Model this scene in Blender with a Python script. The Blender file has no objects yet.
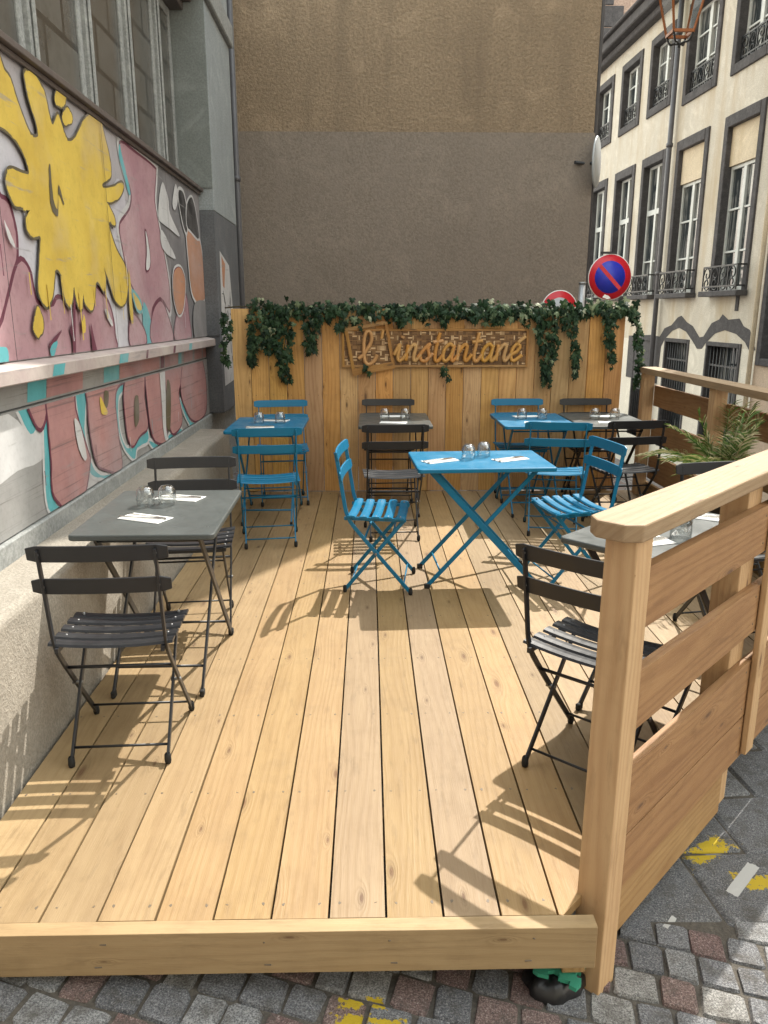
import bpy, bmesh, math, random
from mathutils import Vector, Matrix, Euler
from mathutils.geometry import tessellate_polygon
random.seed(7)
S = bpy.context.scene
COL = S.collection
R = math.radians

# ------------------------------------------------------------------ nodes
def new_mat(name):
    m = bpy.data.materials.new(name); m.use_nodes = True
    nt = m.node_tree; nt.nodes.clear()
    out = nt.nodes.new('ShaderNodeOutputMaterial')
    b = nt.nodes.new('ShaderNodeBsdfPrincipled')
    nt.links.new(b.outputs[0], out.inputs[0])
    return m, nt, b, out
class N:
    """tiny node helper"""
    def __init__(s, nt): s.nt = nt
    def put(s, node, k, v):
        if v is None: return
        if isinstance(v, bpy.types.NodeSocket): s.nt.links.new(v, node.inputs[k])
        else:
            inp = node.inputs[k]
            if inp.type == 'RGBA' and len(v) == 3: v = (*v, 1)
            inp.default_value = v
    def math(s, op, a, b=None, c=None, clamp=False):
        n = s.nt.nodes.new('ShaderNodeMath'); n.operation = op; n.use_clamp = clamp
        s.put(n, 0, a); s.put(n, 1, b); s.put(n, 2, c); return n.outputs[0]
    def noise(s, vec, scale, detail=4, rough=.55, dist=0):
        n = s.nt.nodes.new('ShaderNodeTexNoise')
        s.put(n, 'Vector', vec); n.inputs['Scale'].default_value = scale
        n.inputs['Detail'].default_value = detail; n.inputs['Roughness'].default_value = rough
        n.inputs['Distortion'].default_value = dist
        return n.outputs[0]
    def vor(s, vec, scale, feature='F1', out='Distance', rnd=1):
        n = s.nt.nodes.new('ShaderNodeTexVoronoi'); n.feature = feature
        s.put(n, 'Vector', vec); n.inputs['Scale'].default_value = scale
        n.inputs['Randomness'].default_value = rnd
        return n.outputs[out]
    def ramp(s, fac, stops, interp='LINEAR'):
        n = s.nt.nodes.new('ShaderNodeValToRGB'); n.color_ramp.interpolation = interp
        el = n.color_ramp.elements
        while len(el) < len(stops): el.new(.5)
        for e, (p, c) in zip(el, stops):
            e.position = p; e.color = (*c, 1) if len(c) == 3 else c
        s.put(n, 0, fac); return n.outputs[0]
    def mix(s, fac, a, b, mode='MIX'):
        n = s.nt.nodes.new('ShaderNodeMix'); n.data_type = 'RGBA'; n.blend_type = mode
        n.clamp_factor = True
        s.put(n, 0, fac); s.put(n, 6, a); s.put(n, 7, b); return n.outputs[2]
    def rng(s, v, a, b, c, d):
        n = s.nt.nodes.new('ShaderNodeMapRange'); s.put(n, 0, v)
        for i, x in enumerate((a, b, c, d)): s.put(n, i+1, x)
        return n.outputs[0]
    def comb(s, x, y, z=0.0):
        n = s.nt.nodes.new('ShaderNodeCombineXYZ'); s.put(n, 0, x); s.put(n, 1, y); s.put(n, 2, z)
        return n.outputs[0]
    def sep(s, v):
        n = s.nt.nodes.new('ShaderNodeSeparateXYZ'); s.put(n, 0, v); return n.outputs
    def coord(s, which='Object'):
        n = s.nt.nodes.new('ShaderNodeTexCoord'); return n.outputs[which]
    def island(s):
        n = s.nt.nodes.new('ShaderNodeNewGeometry'); return n.outputs['Random Per Island']
    def pos(s):
        n = s.nt.nodes.new('ShaderNodeNewGeometry'); return n.outputs['Position']
    def objrand(s):
        n = s.nt.nodes.new('ShaderNodeObjectInfo'); return n.outputs['Random']
    def bump(s, h, strength=.3, dist=.01):
        n = s.nt.nodes.new('ShaderNodeBump'); n.inputs['Strength'].default_value = strength
        n.inputs['Distance'].default_value = dist; s.put(n, 'Height', h); return n.outputs[0]
    def scale(s, v, f):
        n = s.nt.nodes.new('ShaderNodeVectorMath'); n.operation = 'MULTIPLY'
        s.put(n, 0, v); n.inputs[1].default_value = f; return n.outputs[0]

def wood(name, light, dark, knot=(.13,.065,.025), grain=1.0, tint=.16, lines=85, rough=.6, rings=.36, hue=1.0):
    m, nt, b, o = new_mat(name); n = N(nt)
    uv = n.coord('UV'); u, v, _ = n.sep(uv)
    isl = n.island()
    # knots
    kv = n.comb(n.math('MULTIPLY', u, 1.9), n.math('MULTIPLY', v, 6.5))
    kn = nt.nodes.new('ShaderNodeTexVoronoi'); kn.voronoi_dimensions = '2D'; n.put(kn, 'Vector', kv); kn.inputs['Scale'].default_value = 1.0; kn.inputs['Randomness'].default_value = .95
    krand = n.sep(kn.outputs['Color'])[0]
    kd = n.math('ADD', n.math('MULTIPLY', kn.outputs['Distance'], n.rng(krand, 0, .55, .9, 3.2)), n.rng(krand, .55, .6, 0, 1.0))
    near = n.rng(kd, 0.0, .42, 1.0, 0.0)
    near2 = n.math('POWER', near, 2.2)
    big = n.noise(n.comb(n.math('MULTIPLY', u, .7), n.math('MULTIPLY', v, 5.5)), 1.0, 2, .5)
    ph = n.math('ADD', n.math('MULTIPLY', v, lines*2.6), n.math('MULTIPLY', big, 42.0))
    ph = n.math('ADD', ph, n.math('MULTIPLY', near2, 26.0))
    wav = n.math('SINE', ph)
    wav = n.rng(wav, -1, 1, 0, 1)
    wav = n.math('POWER', wav, 1.8)
    fib = n.noise(n.comb(n.math('MULTIPLY', u, 9), n.math('MULTIPLY', v, 420)), 1.0, 3, .6)
    blot = n.noise(n.comb(n.math('MULTIPLY', u, 2.2), n.math('MULTIPLY', v, 9)), 1.0, 3, .6)
    f = n.math('ADD', n.math('MULTIPLY', wav, rings), n.math('MULTIPLY', fib, .5*grain))
    f = n.math('ADD', f, n.math('MULTIPLY', n.rng(blot, .3, .72, 0, 1), .46))
    f = n.math('SUBTRACT', f, .22, clamp=True)
    c = n.mix(f, light, dark)
    # darker stained halo and the knot itself
    c = n.mix(n.math('MULTIPLY', n.rng(kd, .05, .2, .55, 0), 1.0), c, tuple(x*.72 for x in dark))
    c = n.mix(n.rng(kd, .035, .085, .95, 0), c, knot)
    sm = n.noise(n.comb(n.math('MULTIPLY', u, 5.5), n.math('MULTIPLY', v, 26)), 1.0, 4, .65)
    c = n.mix(n.rng(sm, .56, .74, 0, .45), c, tuple(x*.62 for x in dark))
    # per plank tint
    tv = n.rng(isl, 0, 1, 1-tint, 1+tint*.55)
    hs = nt.nodes.new('ShaderNodeHueSaturation')
    n.put(hs, 'Color', c); n.put(hs, 'Value', tv)
    n.put(hs, 'Saturation', n.rng(n.math('FRACT', n.math('MULTIPLY', isl, 7.31)), 0, 1, .88, 1.1))
    n.put(hs, 'Hue', n.rng(n.math('FRACT', n.math('MULTIPLY', isl, 13.7)), 0, 1, .5-.01*hue, .5+.007*hue))
    # pale scuffs and dirt
    dn = n.noise(n.coord('Object'), 5.0, 5, .65)
    c2 = n.mix(n.rng(dn, .50, .76, 0, .34), hs.outputs[0], tuple(x*.6 for x in dark))
    n.put(b, 'Base Color', c2)
    n.put(b, 'Roughness', n.rng(fib, .3, .7, rough-.08, rough+.14))
    n.put(b, 'Normal', n.bump(n.math('ADD', n.math('MULTIPLY', wav, .5), fib), .4, .002))
    return m

def plaster(name, c1, c2, scale=18, bumps=.6, dist=.006, stain=None, rough=.92, fine=90):
    m, nt, b, o = new_mat(name); n = N(nt)
    p = n.coord('Object')
    a = n.noise(p, scale, 6, .65); big = n.noise(p, .55, 4, .6)
    fi = n.noise(p, fine, 3, .7)
    c = n.mix(n.rng(a, .32, .7, 0, 1), c1, c2)
    c = n.mix(n.rng(fi, .38, .6, .55, 0), c, tuple(x*.55 for x in c1))
    c = n.mix(n.rng(big, .4, .7, 0, .45), c, tuple(x*.68 for x in c1))
    pat = n.noise(p, 1.9, 5, .7, 1.5); c = n.mix(n.rng(pat, .52, .7, 0, .4), c, tuple(min(1, x*1.22) for x in c2))
    if stain:
        st = n.noise(n.scale(p, (1.0, 1.0, .16)), 2.6, 5, .65)
        c = n.mix(n.rng(st, .47, .68, 0, .8), c, stain)
    n.put(b, 'Base Color', c); b.inputs['Roughness'].default_value = rough
    h = n.math('ADD', n.math('MULTIPLY', a, .6), fi)
    n.put(b, 'Normal', n.bump(h, bumps, dist))
    return m

def paint(name, c, rough=.42, wear=.1, metallic=0.0, spec=.5, drip=False):
    m, nt, b, o = new_mat(name); n = N(nt)
    p = n.coord('Object')
    a = n.noise(p, 9, 5, .65); f = n.noise(p, 70, 3, .6)
    cc = n.mix(n.rng(a, .35, .75, 0, wear*2), c, tuple(x*.7 for x in c))
    cc = n.mix(n.rng(f, .58, .75, 0, wear), cc, tuple(min(1, x*1.5+.03) for x in c))
    n.put(b, 'Base Color', cc)
    n.put(b, 'Roughness', n.rng(a, .3, .7, max(.08, rough-.1), rough+.12))
    b.inputs['Metallic'].default_value = metallic
    b.inputs['Specular IOR Level'].default_value = spec
    n.put(b, 'Normal', n.bump(f, .06, .002))
    return m

def spray(name, c, c2=None, streak=0.0):
    """mural paint: patchy coats, scuffs showing the render below"""
    m, nt, b, o = new_mat(name); n = N(nt)
    p = n.coord('Object')
    a = n.noise(p, 2.3, 5, .6); f = n.noise(p, 30, 5, .7); s = n.noise(n.scale(p, (1, .35, 4.5)), 5.5, 5, .7)
    cc = n.mix(n.rng(a, .35, .7, 0, 1), c, c2 or tuple(x*.78 for x in c))
    w_ = n.noise(p, 1.1, 4, .7); cc = n.mix(n.rng(w_, .48, .72, 0, .42), cc, (.40, .375, .385))
    g_ = n.noise(p, 7, 6, .75); cc = n.mix(n.rng(g_, .5, .72, 0, .4), cc, tuple(x*.62 for x in c))
    cc = n.mix(n.rng(f, .52, .75, 0, .45), cc, tuple(x*.6 for x in c))
    cc = n.mix(n.rng(s, .60, .68, 0, .6), cc, (.24, .23, .23))
    if streak:
        k = n.noise(n.scale(p, (1, .10, 9)), 5.0, 5, .75); cc = n.mix(n.rng(k, .56, .66, 0, streak), cc, (.07, .06, .06))
    n.put(b, 'Base Color', cc); b.inputs['Roughness'].default_value = .7
    n.put(b, 'Normal', n.bump(f, .2, .004))
    return m

def glass(name, tint=(.96, .97, .97), refl=.06, edge=.75):
    m, nt, b, o = new_mat(name); n = N(nt); nt.nodes.remove(b)
    t = nt.nodes.new('ShaderNodeBsdfTransparent'); t.inputs[0].default_value = (*tint, 1)
    g = nt.nodes.new('ShaderNodeBsdfGlossy'); g.inputs['Roughness'].default_value = .03
    lw = nt.nodes.new('ShaderNodeLayerWeight'); lw.inputs[0].default_value = .35
    mx = nt.nodes.new('ShaderNodeMixShader')
    nt.links.new(n.math('ADD', n.math('MULTIPLY', lw.outputs['Facing'], edge), refl, clamp=True), mx.inputs[0])
    nt.links.new(t.outputs[0], mx.inputs[1]); nt.links.new(g.outputs[0], mx.inputs[2])
    nt.links.new(mx.outputs[0], o.inputs[0])
    return m

# ------------------------------------------------------------------ mesh builder
class MB:
    def __init__(s): s.v = []; s.f = []; s.uv = []; s.mi = []; s.sm = []
    def face(s, idx, uv=None, mi=0, smooth=False):
        s.f.append(tuple(idx)); s.uv.append(uv or [(0, 0)]*len(idx)); s.mi.append(mi); s.sm.append(smooth)
    def bar(s, p0, p1, w, t, side=(0, 0, 1), mi=0, off=None, w1=None, t1=None):
        """oriented box from p0 to p1; w measured along 'side' made square to the axis, t across it"""
        p0 = Vector(p0); p1 = Vector(p1); d = (p1-p0); L = d.length; d.normalize()
        sd = Vector(side); sd = (sd - d*sd.dot(d)).normalized(); tn = d.cross(sd)
        ou = random.uniform(0, 40) if off is None else off; ov = random.uniform(0, 40) if off is None else off*.7
        b = len(s.v)
        for p, ww, tt in ((p0, w, t), (p1, w1 or w, t1 or t)):
            for a, c in ((-1, -1), (1, -1), (1, 1), (-1, 1)):
                s.v.append(p + sd*(a*ww/2) + tn*(c*tt/2))
        per = [0, w, w+t, 2*w+t, 2*w+2*t]
        for i in range(4):
            j = (i+1) % 4
            s.face((b+i, b+j, b+4+j, b+4+i), [(ou, ov+per[i]), (ou, ov+per[i+1]), (ou+L, ov+per[i+1]), (ou+L, ov+per[i])], mi)
        s.face((b+3, b+2, b+1, b), [(ou, ov+t), (ou+w*.2, ov+t), (ou+w*.2, ov), (ou, ov)], mi)
        s.face((b+4, b+5, b+6, b+7), [(ou, ov), (ou+w*.2, ov), (ou+w*.2, ov+t), (ou, ov+t)], mi)
    def box(s, lo, hi, mi=0, axis=None):
        lo = Vector(lo); hi = Vector(hi); c = (lo+hi)/2; e = hi-lo
        ax = axis if axis is not None else max(range(3), key=lambda i: e[i])
        a = c.copy(); b = c.copy(); a[ax] = lo[ax]; b[ax] = hi[ax]
        sa = (ax+1) % 3; sv = [0, 0, 0]; sv[sa] = 1
        s.bar(a, b, e[sa], e[(ax+2) % 3], sv, mi)
    def prism(s, poly, z0, z1, mi=0, udir=(0, 1)):
        """vertical prism over a convex plan polygon (counter-clockwise), grain along udir"""
        b = len(s.v); n = len(poly); ou = random.uniform(0, 40); ov = random.uniform(0, 40)
        ux, uy = udir
        def uv(x, y): return (ou + x*ux + y*uy, ov - x*uy + y*ux)
        for z in (z0, z1):
            for x, y in poly: s.v.append(Vector((x, y, z)))
        s.face([b+n+i for i in range(n)], [uv(*p) for p in poly], mi)
        s.face([b+i for i in reversed(range(n))], [uv(*p) for p in reversed(poly)], mi)
        for i in range(n):
            j = (i+1) % n
            ua, ub = uv(*poly[i]), uv(*poly[j])
            s.face((b+i, b+j, b+n+j, b+n+i), [ua, ub, (ub[0], ub[1]+z1-z0), (ua[0], ua[1]+z1-z0)], mi)
    def tube(s, path, r, seg=8, mi=0, caps=True, smooth=True, squash=None):
        path = [Vector(p) for p in path]; b = len(s.v); m = len(path)
        rr = r if isinstance(r, (list, tuple)) else [r]*m
        ref = None
        for i, p in enumerate(path):
            d = (path[min(i+1, m-1)] - path[max(i-1, 0)]).normalized()
            if ref is None:
                ref = Vector((0, 0, 1)) if abs(d.z) < .9 else Vector((1, 0, 0))
            x = d.cross(ref)
            if x.length < 1e-5: x = d.orthogonal()
            x.normalize(); y = x.cross(d).normalized(); ref = y
            for k in range(seg):
                a = 2*math.pi*k/seg
                s.v.append(p + x*(math.cos(a)*rr[i]) + y*(math.sin(a)*rr[i]*(squash or 1)))
        for i in range(m-1):
            for k in range(seg):
                l = (k+1) % seg
                s.face((b+i*seg+k, b+i*seg+l, b+(i+1)*seg+l, b+(i+1)*seg+k), None, mi, smooth)
        if caps:
            s.face([b+k for k in reversed(range(seg))], None, mi)
            s.face([b+(m-1)*seg+k for k in range(seg)], None, mi)
    def lathe(s, prof, seg=24, c=(0, 0, 0), mi=0, smooth=True):
        b = len(s.v); c = Vector(c); m = len(prof)
        for r, z in prof:
            for k in range(seg):
                a = 2*math.pi*k/seg
                s.v.append(c + Vector((r*math.cos(a), r*math.sin(a), z)))
        for i in range(m-1):
            for k in range(seg):
                l = (k+1) % seg
                s.face((b+i*seg+k, b+i*seg+l, b+(i+1)*seg+l, b+(i+1)*seg+k), None, mi, smooth)
    def poly(s, pts, mi=0):
        b = len(s.v); s.v += [Vector(p) for p in pts]
        for t in tessellate_polygon([[Vector(p) for p in pts]]): s.face([b+i for i in t], None, mi)
    def slab(s, pts, depth, mi=0):
        """outline (3D, planar) thickened by the vector 'depth'"""
        depth = Vector(depth); b = len(s.v); n = len(pts)
        P = [Vector(p) for p in pts]; s.v += P + [p+depth for p in P]
        for t in tessellate_polygon([P]):
            s.face([b+i for i in t], None, mi); s.face([b+n+i for i in reversed(t)], None, mi)
        for i in range(n):
            j = (i+1) % n; s.face((b+i, b+j, b+n+j, b+n+i), None, mi)
    def build(s, name, mats, parent=None, bevel=0, fix=True, segs=1):
        me = bpy.data.meshes.new(name); me.from_pydata([tuple(v) for v in s.v], [], s.f)
        uvl = me.uv_layers.new(name='UVMap')
        k = 0
        for uvs in s.uv:
            for q in uvs: uvl.data[k].uv = q; k += 1
        if not isinstance(mats, (list, tuple)): mats = [mats]
        for m in mats: me.materials.append(m)
        me.polygons.foreach_set('material_index', s.mi)
        me.polygons.foreach_set('use_smooth', s.sm)
        if fix:
            bm = bmesh.new(); bm.from_mesh(me); bmesh.ops.recalc_face_normals(bm, faces=bm.faces); bm.to_mesh(me); bm.free()
        me.update()
        o = bpy.data.objects.new(name, me); COL.objects.link(o)
        if parent: o.parent = parent
        if bevel:
            bv = o.modifiers.new('Bevel', 'BEVEL'); bv.width = bevel; bv.segments = segs; bv.limit_method = 'ANGLE'; bv.angle_limit = R(40)
        return o

def tag(o, label=None, cat=None, group=None, kind=None):
    if label: o['label'] = label
    if cat: o['category'] = cat
    if group: o['group'] = group
    if kind: o['kind'] = kind
    return o
def thing(name, label, cat, loc=(0, 0, 0), rz=0, group=None):
    o = bpy.data.objects.new(name, None); COL.objects.link(o); o.empty_display_size = .1
    o.location = loc; o.rotation_euler = (0, 0, rz)
    return tag(o, label, cat, group)
def copy_tree(o, parent=None):
    c = o.copy(); COL.objects.link(c)
    if parent: c.parent = parent
    for ch in list(o.children): copy_tree(ch, c)
    return c
def smooth_path(pts, n=6, closed=False):
    P = [Vector(p) for p in pts]; m = len(P); out = []
    rngs = range(m if closed else m-1)
    for i in rngs:
        if closed: a, b, c, d = P[(i-1) % m], P[i], P[(i+1) % m], P[(i+2) % m]
        else: a, b, c, d = P[max(i-1, 0)], P[i], P[i+1], P[min(i+2, m-1)]
        for k in range(n):
            t = k/n
            out.append(.5*((2*b)+(c-a)*t+(2*a-5*b+4*c-d)*t*t+(3*b-a-3*c+d)*t**3))
    if not closed: out.append(P[-1])
    return out
def clip(poly, a, b, c):
    """keep the part of a convex polygon where a*x+b*y<=c"""
    out = []
    for i in range(len(poly)):
        p, q = poly[i], poly[(i+1) % len(poly)]
        dp, dq = a*p[0]+b*p[1]-c, a*q[0]+b*q[1]-c
        if dp <= 0: out.append(p)
        if (dp < 0 < dq) or (dq < 0 < dp):
            t = dp/(dp-dq); out.append((p[0]+(q[0]-p[0])*t, p[1]+(q[1]-p[1])*t))
    return out

# ------------------------------------------------------------------ materials
M = {}
M['deck'] = wood('deck_larch', (.322, .220, .108), (.215, .130, .054), tint=.18, lines=80, grain=1.0, rings=.17, hue=.35)
M['fence_wood'] = wood('fence_larch', (.60, .36, .14), (.37, .185, .058), tint=.24, lines=80, grain=1.0)
M['rail_wood'] = wood('rail_larch', (.36, .200, .060), (.225, .106, .025), tint=.17, lines=75, grain=1.1)
M['post_wood'] = wood('post_sapwood', (.53, .355, .155), (.39, .225, .080), tint=.08, lines=85, grain=1.0)
M['cap_wood'] = wood('handrail_larch', (.33, .235, .118), (.245, .155, .066), tint=.08, lines=80, grain=1.0)
M['skirt_wood'] = wood('skirt_douglas', (.36, .205, .082), (.23, .108, .035), tint=.1, lines=75, grain=1.1)
M['sign_wood'] = wood('sign_oak', (.36, .19, .065), (.25, .115, .035), tint=.1, lines=90)
M['sign_letter'] = wood('letter_ply', (.56, .30, .09), (.42, .21, .06), tint=.06, lines=60)
M['screw'] = paint('screw_steel', (.12, .09, .06), .5)
M['blue'] = paint('blue_enamel', (.001, .142, .275), .38, .07, spec=.4)
M['dark'] = paint('anthracite_enamel', (.013, .014, .017), .38, .06)
M['tabledark'] = paint('anthracite_top', (.066, .075, .074), .36, .03)
M['rubber'] = paint('black_rubber', (.012, .012, .012), .75)
M['rivet'] = paint('zinc_rivet', (.22, .22, .22), .45, metallic=.7)
M['steel'] = paint('cutlery_steel', (.55, .54, .52), .22, metallic=.9)
M['napkin'] = paint('paper_napkin', (.82, .82, .80), .9, .03)
M['glass'] = glass('tumbler_glass'); M['lampglass'] = glass('lamp_glass', (.9, .92, .92), .01, .05)
M['concrete'] = plaster('roughcast_beige', (.30, .268, .222), (.38, .345, .292), 22, .6, .008)
M['ledge'] = spray('ledge_paint', (.44, .39, .36), (.33, .25, .25))
M['wall_hi'] = plaster('roughcast_tan', (.255, .188, .122), (.350, .265, .178), 26, 1.0, .02, stain=(.175, .130, .088), fine=34)
M['wall_lo'] = plaster('painted_taupe', (.230, .191, .156), (.257, .215, .176), 30, .7, .012, stain=(.215, .18, .15), fine=44)
M['cream'] = plaster('cream_render', (.60, .555, .46), (.68, .64, .555), 8, .25, .005, stain=(.45, .37, .25), fine=60)
M['cream_low'] = plaster('pale_render', (.70, .66, .56), (.78, .74, .64), 8, .15, .004, fine=60)
M['pinkish'] = plaster('pinkish_render', (.58, .45, .33), (.66, .53, .41), 8, .15, .004, fine=60)
M['basalt'] = plaster('volvic_stone', (.058, .055, .058), (.115, .11, .112), 12, .4, .006, fine=50)
M['pinkstone'] = plaster('pink_rubble', (.36, .26, .21), (.48, .36, .29), 5, .6, .02, fine=20)
M['iron'] = paint('wrought_iron', (.02, .022, .025), .5)
M['winwhite'] = paint('window_white', (.55, .58, .56), .45)
def pane_mat():
    m, nt, b, o = new_mat('window_pane'); n = N(nt); p = n.coord('Object'); r = n.objrand()
    k = n.noise(n.scale(p, (1, 9, .5)), 2.0, 3, .6); k2 = n.noise(p, 1.7, 3, .6)
    cur = n.math('MULTIPLY', n.rng(k, .45, .6, 0, 1), n.rng(n.math('ADD', k2, n.math('MULTIPLY', r, .25)), .55, .68, 0, .7))
    n.put(b, 'Base Color', n.mix(cur, (.028, .036, .04), (.34, .34, .32)))
    b.inputs['Roughness'].default_value = .05; b.inputs['Specular IOR Level'].default_value = .9
    n.put(b, 'Normal', n.bump(n.noise(p, 2.5, 2), .12, .02))
    return m
M['pane'] = pane_mat()
M['shutterbox'] = plaster('shutter_cream', (.66, .56, .40), (.74, .64, .48), 8, .1, .003, stain=(.52, .42, .26))
M['copper'] = paint('oxidised_copper', (.30, .105, .035), .5, .3, metallic=.3)
M['zincpipe'] = paint('zinc_pipe', (.10, .10, .11), .5, .2)
M['paleplaque'] = paint('pale_plaque', (.42, .45, .47), .4)
M['sign_red'] = paint('sign_red', (.55, .012, .025), .35, .05)
M['sign_blue'] = paint('sign_blue', (.015, .03, .42), .35, .05)
M['sign_white'] = paint('sign_white', (.75, .74, .72), .4, .05)
M['galv'] = paint('galvanised', (.35, .36, .37), .4, .1, metallic=.6)
M['greyframe'] = plaster('weathered_grey_paint', (.25, .26, .255), (.36, .37, .36), 20, .3, .004, fine=60)
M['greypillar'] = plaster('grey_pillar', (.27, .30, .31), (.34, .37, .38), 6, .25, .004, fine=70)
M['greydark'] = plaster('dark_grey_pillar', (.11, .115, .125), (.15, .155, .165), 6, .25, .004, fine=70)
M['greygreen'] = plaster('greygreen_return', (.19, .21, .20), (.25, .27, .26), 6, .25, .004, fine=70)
M['sillmetal'] = paint('sill_brown', (.10, .082, .075), .5, .25)
M['muralbase'] = spray('mural_grey', (.30, .285, .30), (.36, .34, .36))
M['lowbase'] = spray('plank_grey', (.29, .29, .285), (.21, .205, .20), .75)
MUR = {'pale': ((.50, .50, .54), (.38, .36, .41)), 'darkgrey': ((.17, .165, .175), None), 'pink': ((.31, .17, .20), (.42, .265, .285)),
       'plum': ((.13, .03, .055), None), 'white': ((.55, .55, .555), None), 'teal': ((.10, .38, .42), None), 'skin': ((.45, .22, .13), None),
       'black': ((.012, .012, .013), None), 'grey': ((.22, .215, .22), None), 'yellow': ((.60, .44, .075), (.47, .32, .045)),
       'shade': ((.11, .09, .05), None), 'rose': ((.41, .215, .205), (.29, .15, .155))}
for k, (a, b_) in MUR.items(): M['m_'+k] = spray('mural_'+k, a, b_, .6 if k == 'rose' else 0)

# window glass: reflected brick courses from across the street painted into the colour
def dusty_reflection_pane():
    m, nt, b, o = new_mat('dusty_reflection_pane'); n = N(nt); p = n.coord('Object')
    br = nt.nodes.new('ShaderNodeTexBrick'); n.put(br, 'Vector', n.comb(n.sep(p)[1], n.sep(p)[2]))
    br.inputs['Scale'].default_value = 1.0; br.inputs['Brick Width'].default_value = .55; br.inputs['Row Height'].default_value = .27
    br.inputs['Mortar Size'].default_value = .022; br.inputs['Mortar Smooth'].default_value = .5
    br.inputs['Color1'].default_value = (.125, .12, .108, 1); br.inputs['Color2'].default_value = (.085, .083, .077, 1)
    br.inputs['Mortar'].default_value = (.03, .027, .024, 1)
    c = n.mix(n.rng(n.noise(p, 3.5, 5, .7), .4, .7, 0, .8), br.outputs[0], (.055, .05, .042))
    n.put(b, 'Base Color', c); b.inputs['Roughness'].default_value = .18; b.inputs['Specular IOR Level'].default_value = .55
    return m
M['reflpane'] = dusty_reflection_pane()

# granite setts and slabs, with paint marks sprayed on them
STOPS = [(0, (.25, .255, .27)), (.3, (.36, .365, .37)), (.5, (.19, .195, .21)), (.62, (.29, .185, .16)), (.78, (.24, .14, .125)), (.88, (.40, .39, .37))]
def setts(name, stops):
    m, nt, b, o = new_mat(name); n = N(nt); p = n.pos(); isl = n.island()
    sp = n.noise(p, 210, 4, .85); bl = n.noise(p, 17, 5, .7)
    base = n.ramp(isl, stops, 'CONSTANT')
    c = n.mix(n.rng(sp, .40, .55, .85, 0), base, (.035, .035, .04))
    c = n.mix(n.rng(sp, .54, .66, 0, .65), c, (.62, .60, .57))
    c = n.mix(n.rng(bl, .48, .7, 0, .75), c, (.085, .075, .062))
    x, y, z = n.sep(p); pn = n.noise(p, 42, 5, .75)
    def spot(cx, cy, rx, ry, ang=0.0):
        dx = n.math('SUBTRACT', x, cx); dy = n.math('SUBTRACT', y, cy); ca, sa = math.cos(ang), math.sin(ang)
        a = n.math('DIVIDE', n.math('ADD', n.math('MULTIPLY', dx, ca), n.math('MULTIPLY', dy, sa)), rx)
        e = n.math('DIVIDE', n.math('SUBTRACT', n.math('MULTIPLY', dy, ca), n.math('MULTIPLY', dx, sa)), ry)
        return n.math('MAXIMUM', n.math('ABSOLUTE', a), n.math('ABSOLUTE', e))
    def paintmask(sps, rag):
        mm = None
        for s_ in sps:
            v = n.math('ADD', spot(*s_), n.math('MULTIPLY', n.math('SUBTRACT', pn, .5), rag))
            v = n.math('LESS_THAN', v, 1.0)
            mm = v if mm is None else n.math('MAXIMUM', mm, v)
        return mm
    yel = paintmask([(-.055, 1.652, .028, .014), (.01, 1.655, .02, .014), (-.05, 1.60, .04, .018), (.035, 1.598, .045, .012), (-.1, 1.56, .03, .012), (.06, 1.55, .05, .012),
                     (1.19, 2.33, .085, .032, .5), (1.31, 2.17, .07, .03, -.15)], 4.5)
    whi = paintmask([(1.25, 2.19, .10, .02, .78), (.925, 1.99, .035, .008, .8)], .3)
    c = n.mix(yel, c, (.62, .44, .02)); c = n.mix(whi, c, (.62, .62, .6))
    n.put(b, 'Base Color', c); b.inputs['Roughness'].default_value = .72
    n.put(b, 'Normal', n.bump(n.math('ADD', sp, n.math('MULTIPLY', bl, 1.8)), .9, .009))
    return m
M['setts'] = setts('granite_setts', STOPS); M['slabs'] = setts('granite_flags', [(0, (.22, .225, .235)), (.5, (.27, .275, .285)), (.8, (.19, .195, .205))])
M['mortar'] = plaster('sand_joint', (.085, .075, .062), (.15, .13, .105), 30, .8, .01)
def street_mat():
    m, nt, b, o = new_mat('street_paving'); n = N(nt); p = n.pos()
    d = n.vor(p, 7.5, 'DISTANCE_TO_EDGE', 'Distance', .55); cc = n.vor(p, 7.5, 'F1', 'Color', .55)
    c = n.ramp(n.sep(cc)[0], [(0, (.19, .19, .195)), (.5, (.25, .245, .24)), (.8, (.21, .15, .13))])
    c = n.mix(n.rng(d, .02, .07, 1, 0), c, (.07, .065, .055))
    c = n.mix(n.rng(n.noise(p, 60, 4, .7), .4, .7, 0, .6), c, (.10, .10, .10))
    n.put(b, 'Base Color', c); b.inputs['Roughness'].default_value = .85
    n.put(b, 'Normal', n.bump(n.rng(d, 0, .1, 0, 1), .6, .02))
    return m
M['street'] = street_mat()
def leaf_mat(name, stops, rough=.6):
    m, nt, b, o = new_mat(name); n = N(nt)
    c = n.ramp(n.island(), stops, 'LINEAR')
    c = n.mix(n.rng(n.noise(n.coord('Object'), 60, 2), .4, .7, 0, .4), c, (.02, .035, .015))
    n.put(b, 'Base Color', c); b.inputs['Roughness'].default_value = rough; b.inputs['Specular IOR Level'].default_value = .28
    tr = nt.nodes.new('ShaderNodeBsdfTranslucent'); n.put(tr, 0, c)
    mx = nt.nodes.new('ShaderNodeMixShader'); mx.inputs[0].default_value = .22
    nt.links.new(b.outputs[0], mx.inputs[1]); nt.links.new(tr.outputs[0], mx.inputs[2]); nt.links.new(mx.outputs[0], o.inputs[0])
    return m
M['ivy'] = leaf_mat('ivy_leaf', [(0, (.006, .018, .009)), (.5, (.016, .046, .018)), (.85, (.03, .065, .025)), (.93, (.07, .11, .05)), (.985, (.20, .25, .14)), (1, (.40, .42, .28))])
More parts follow.
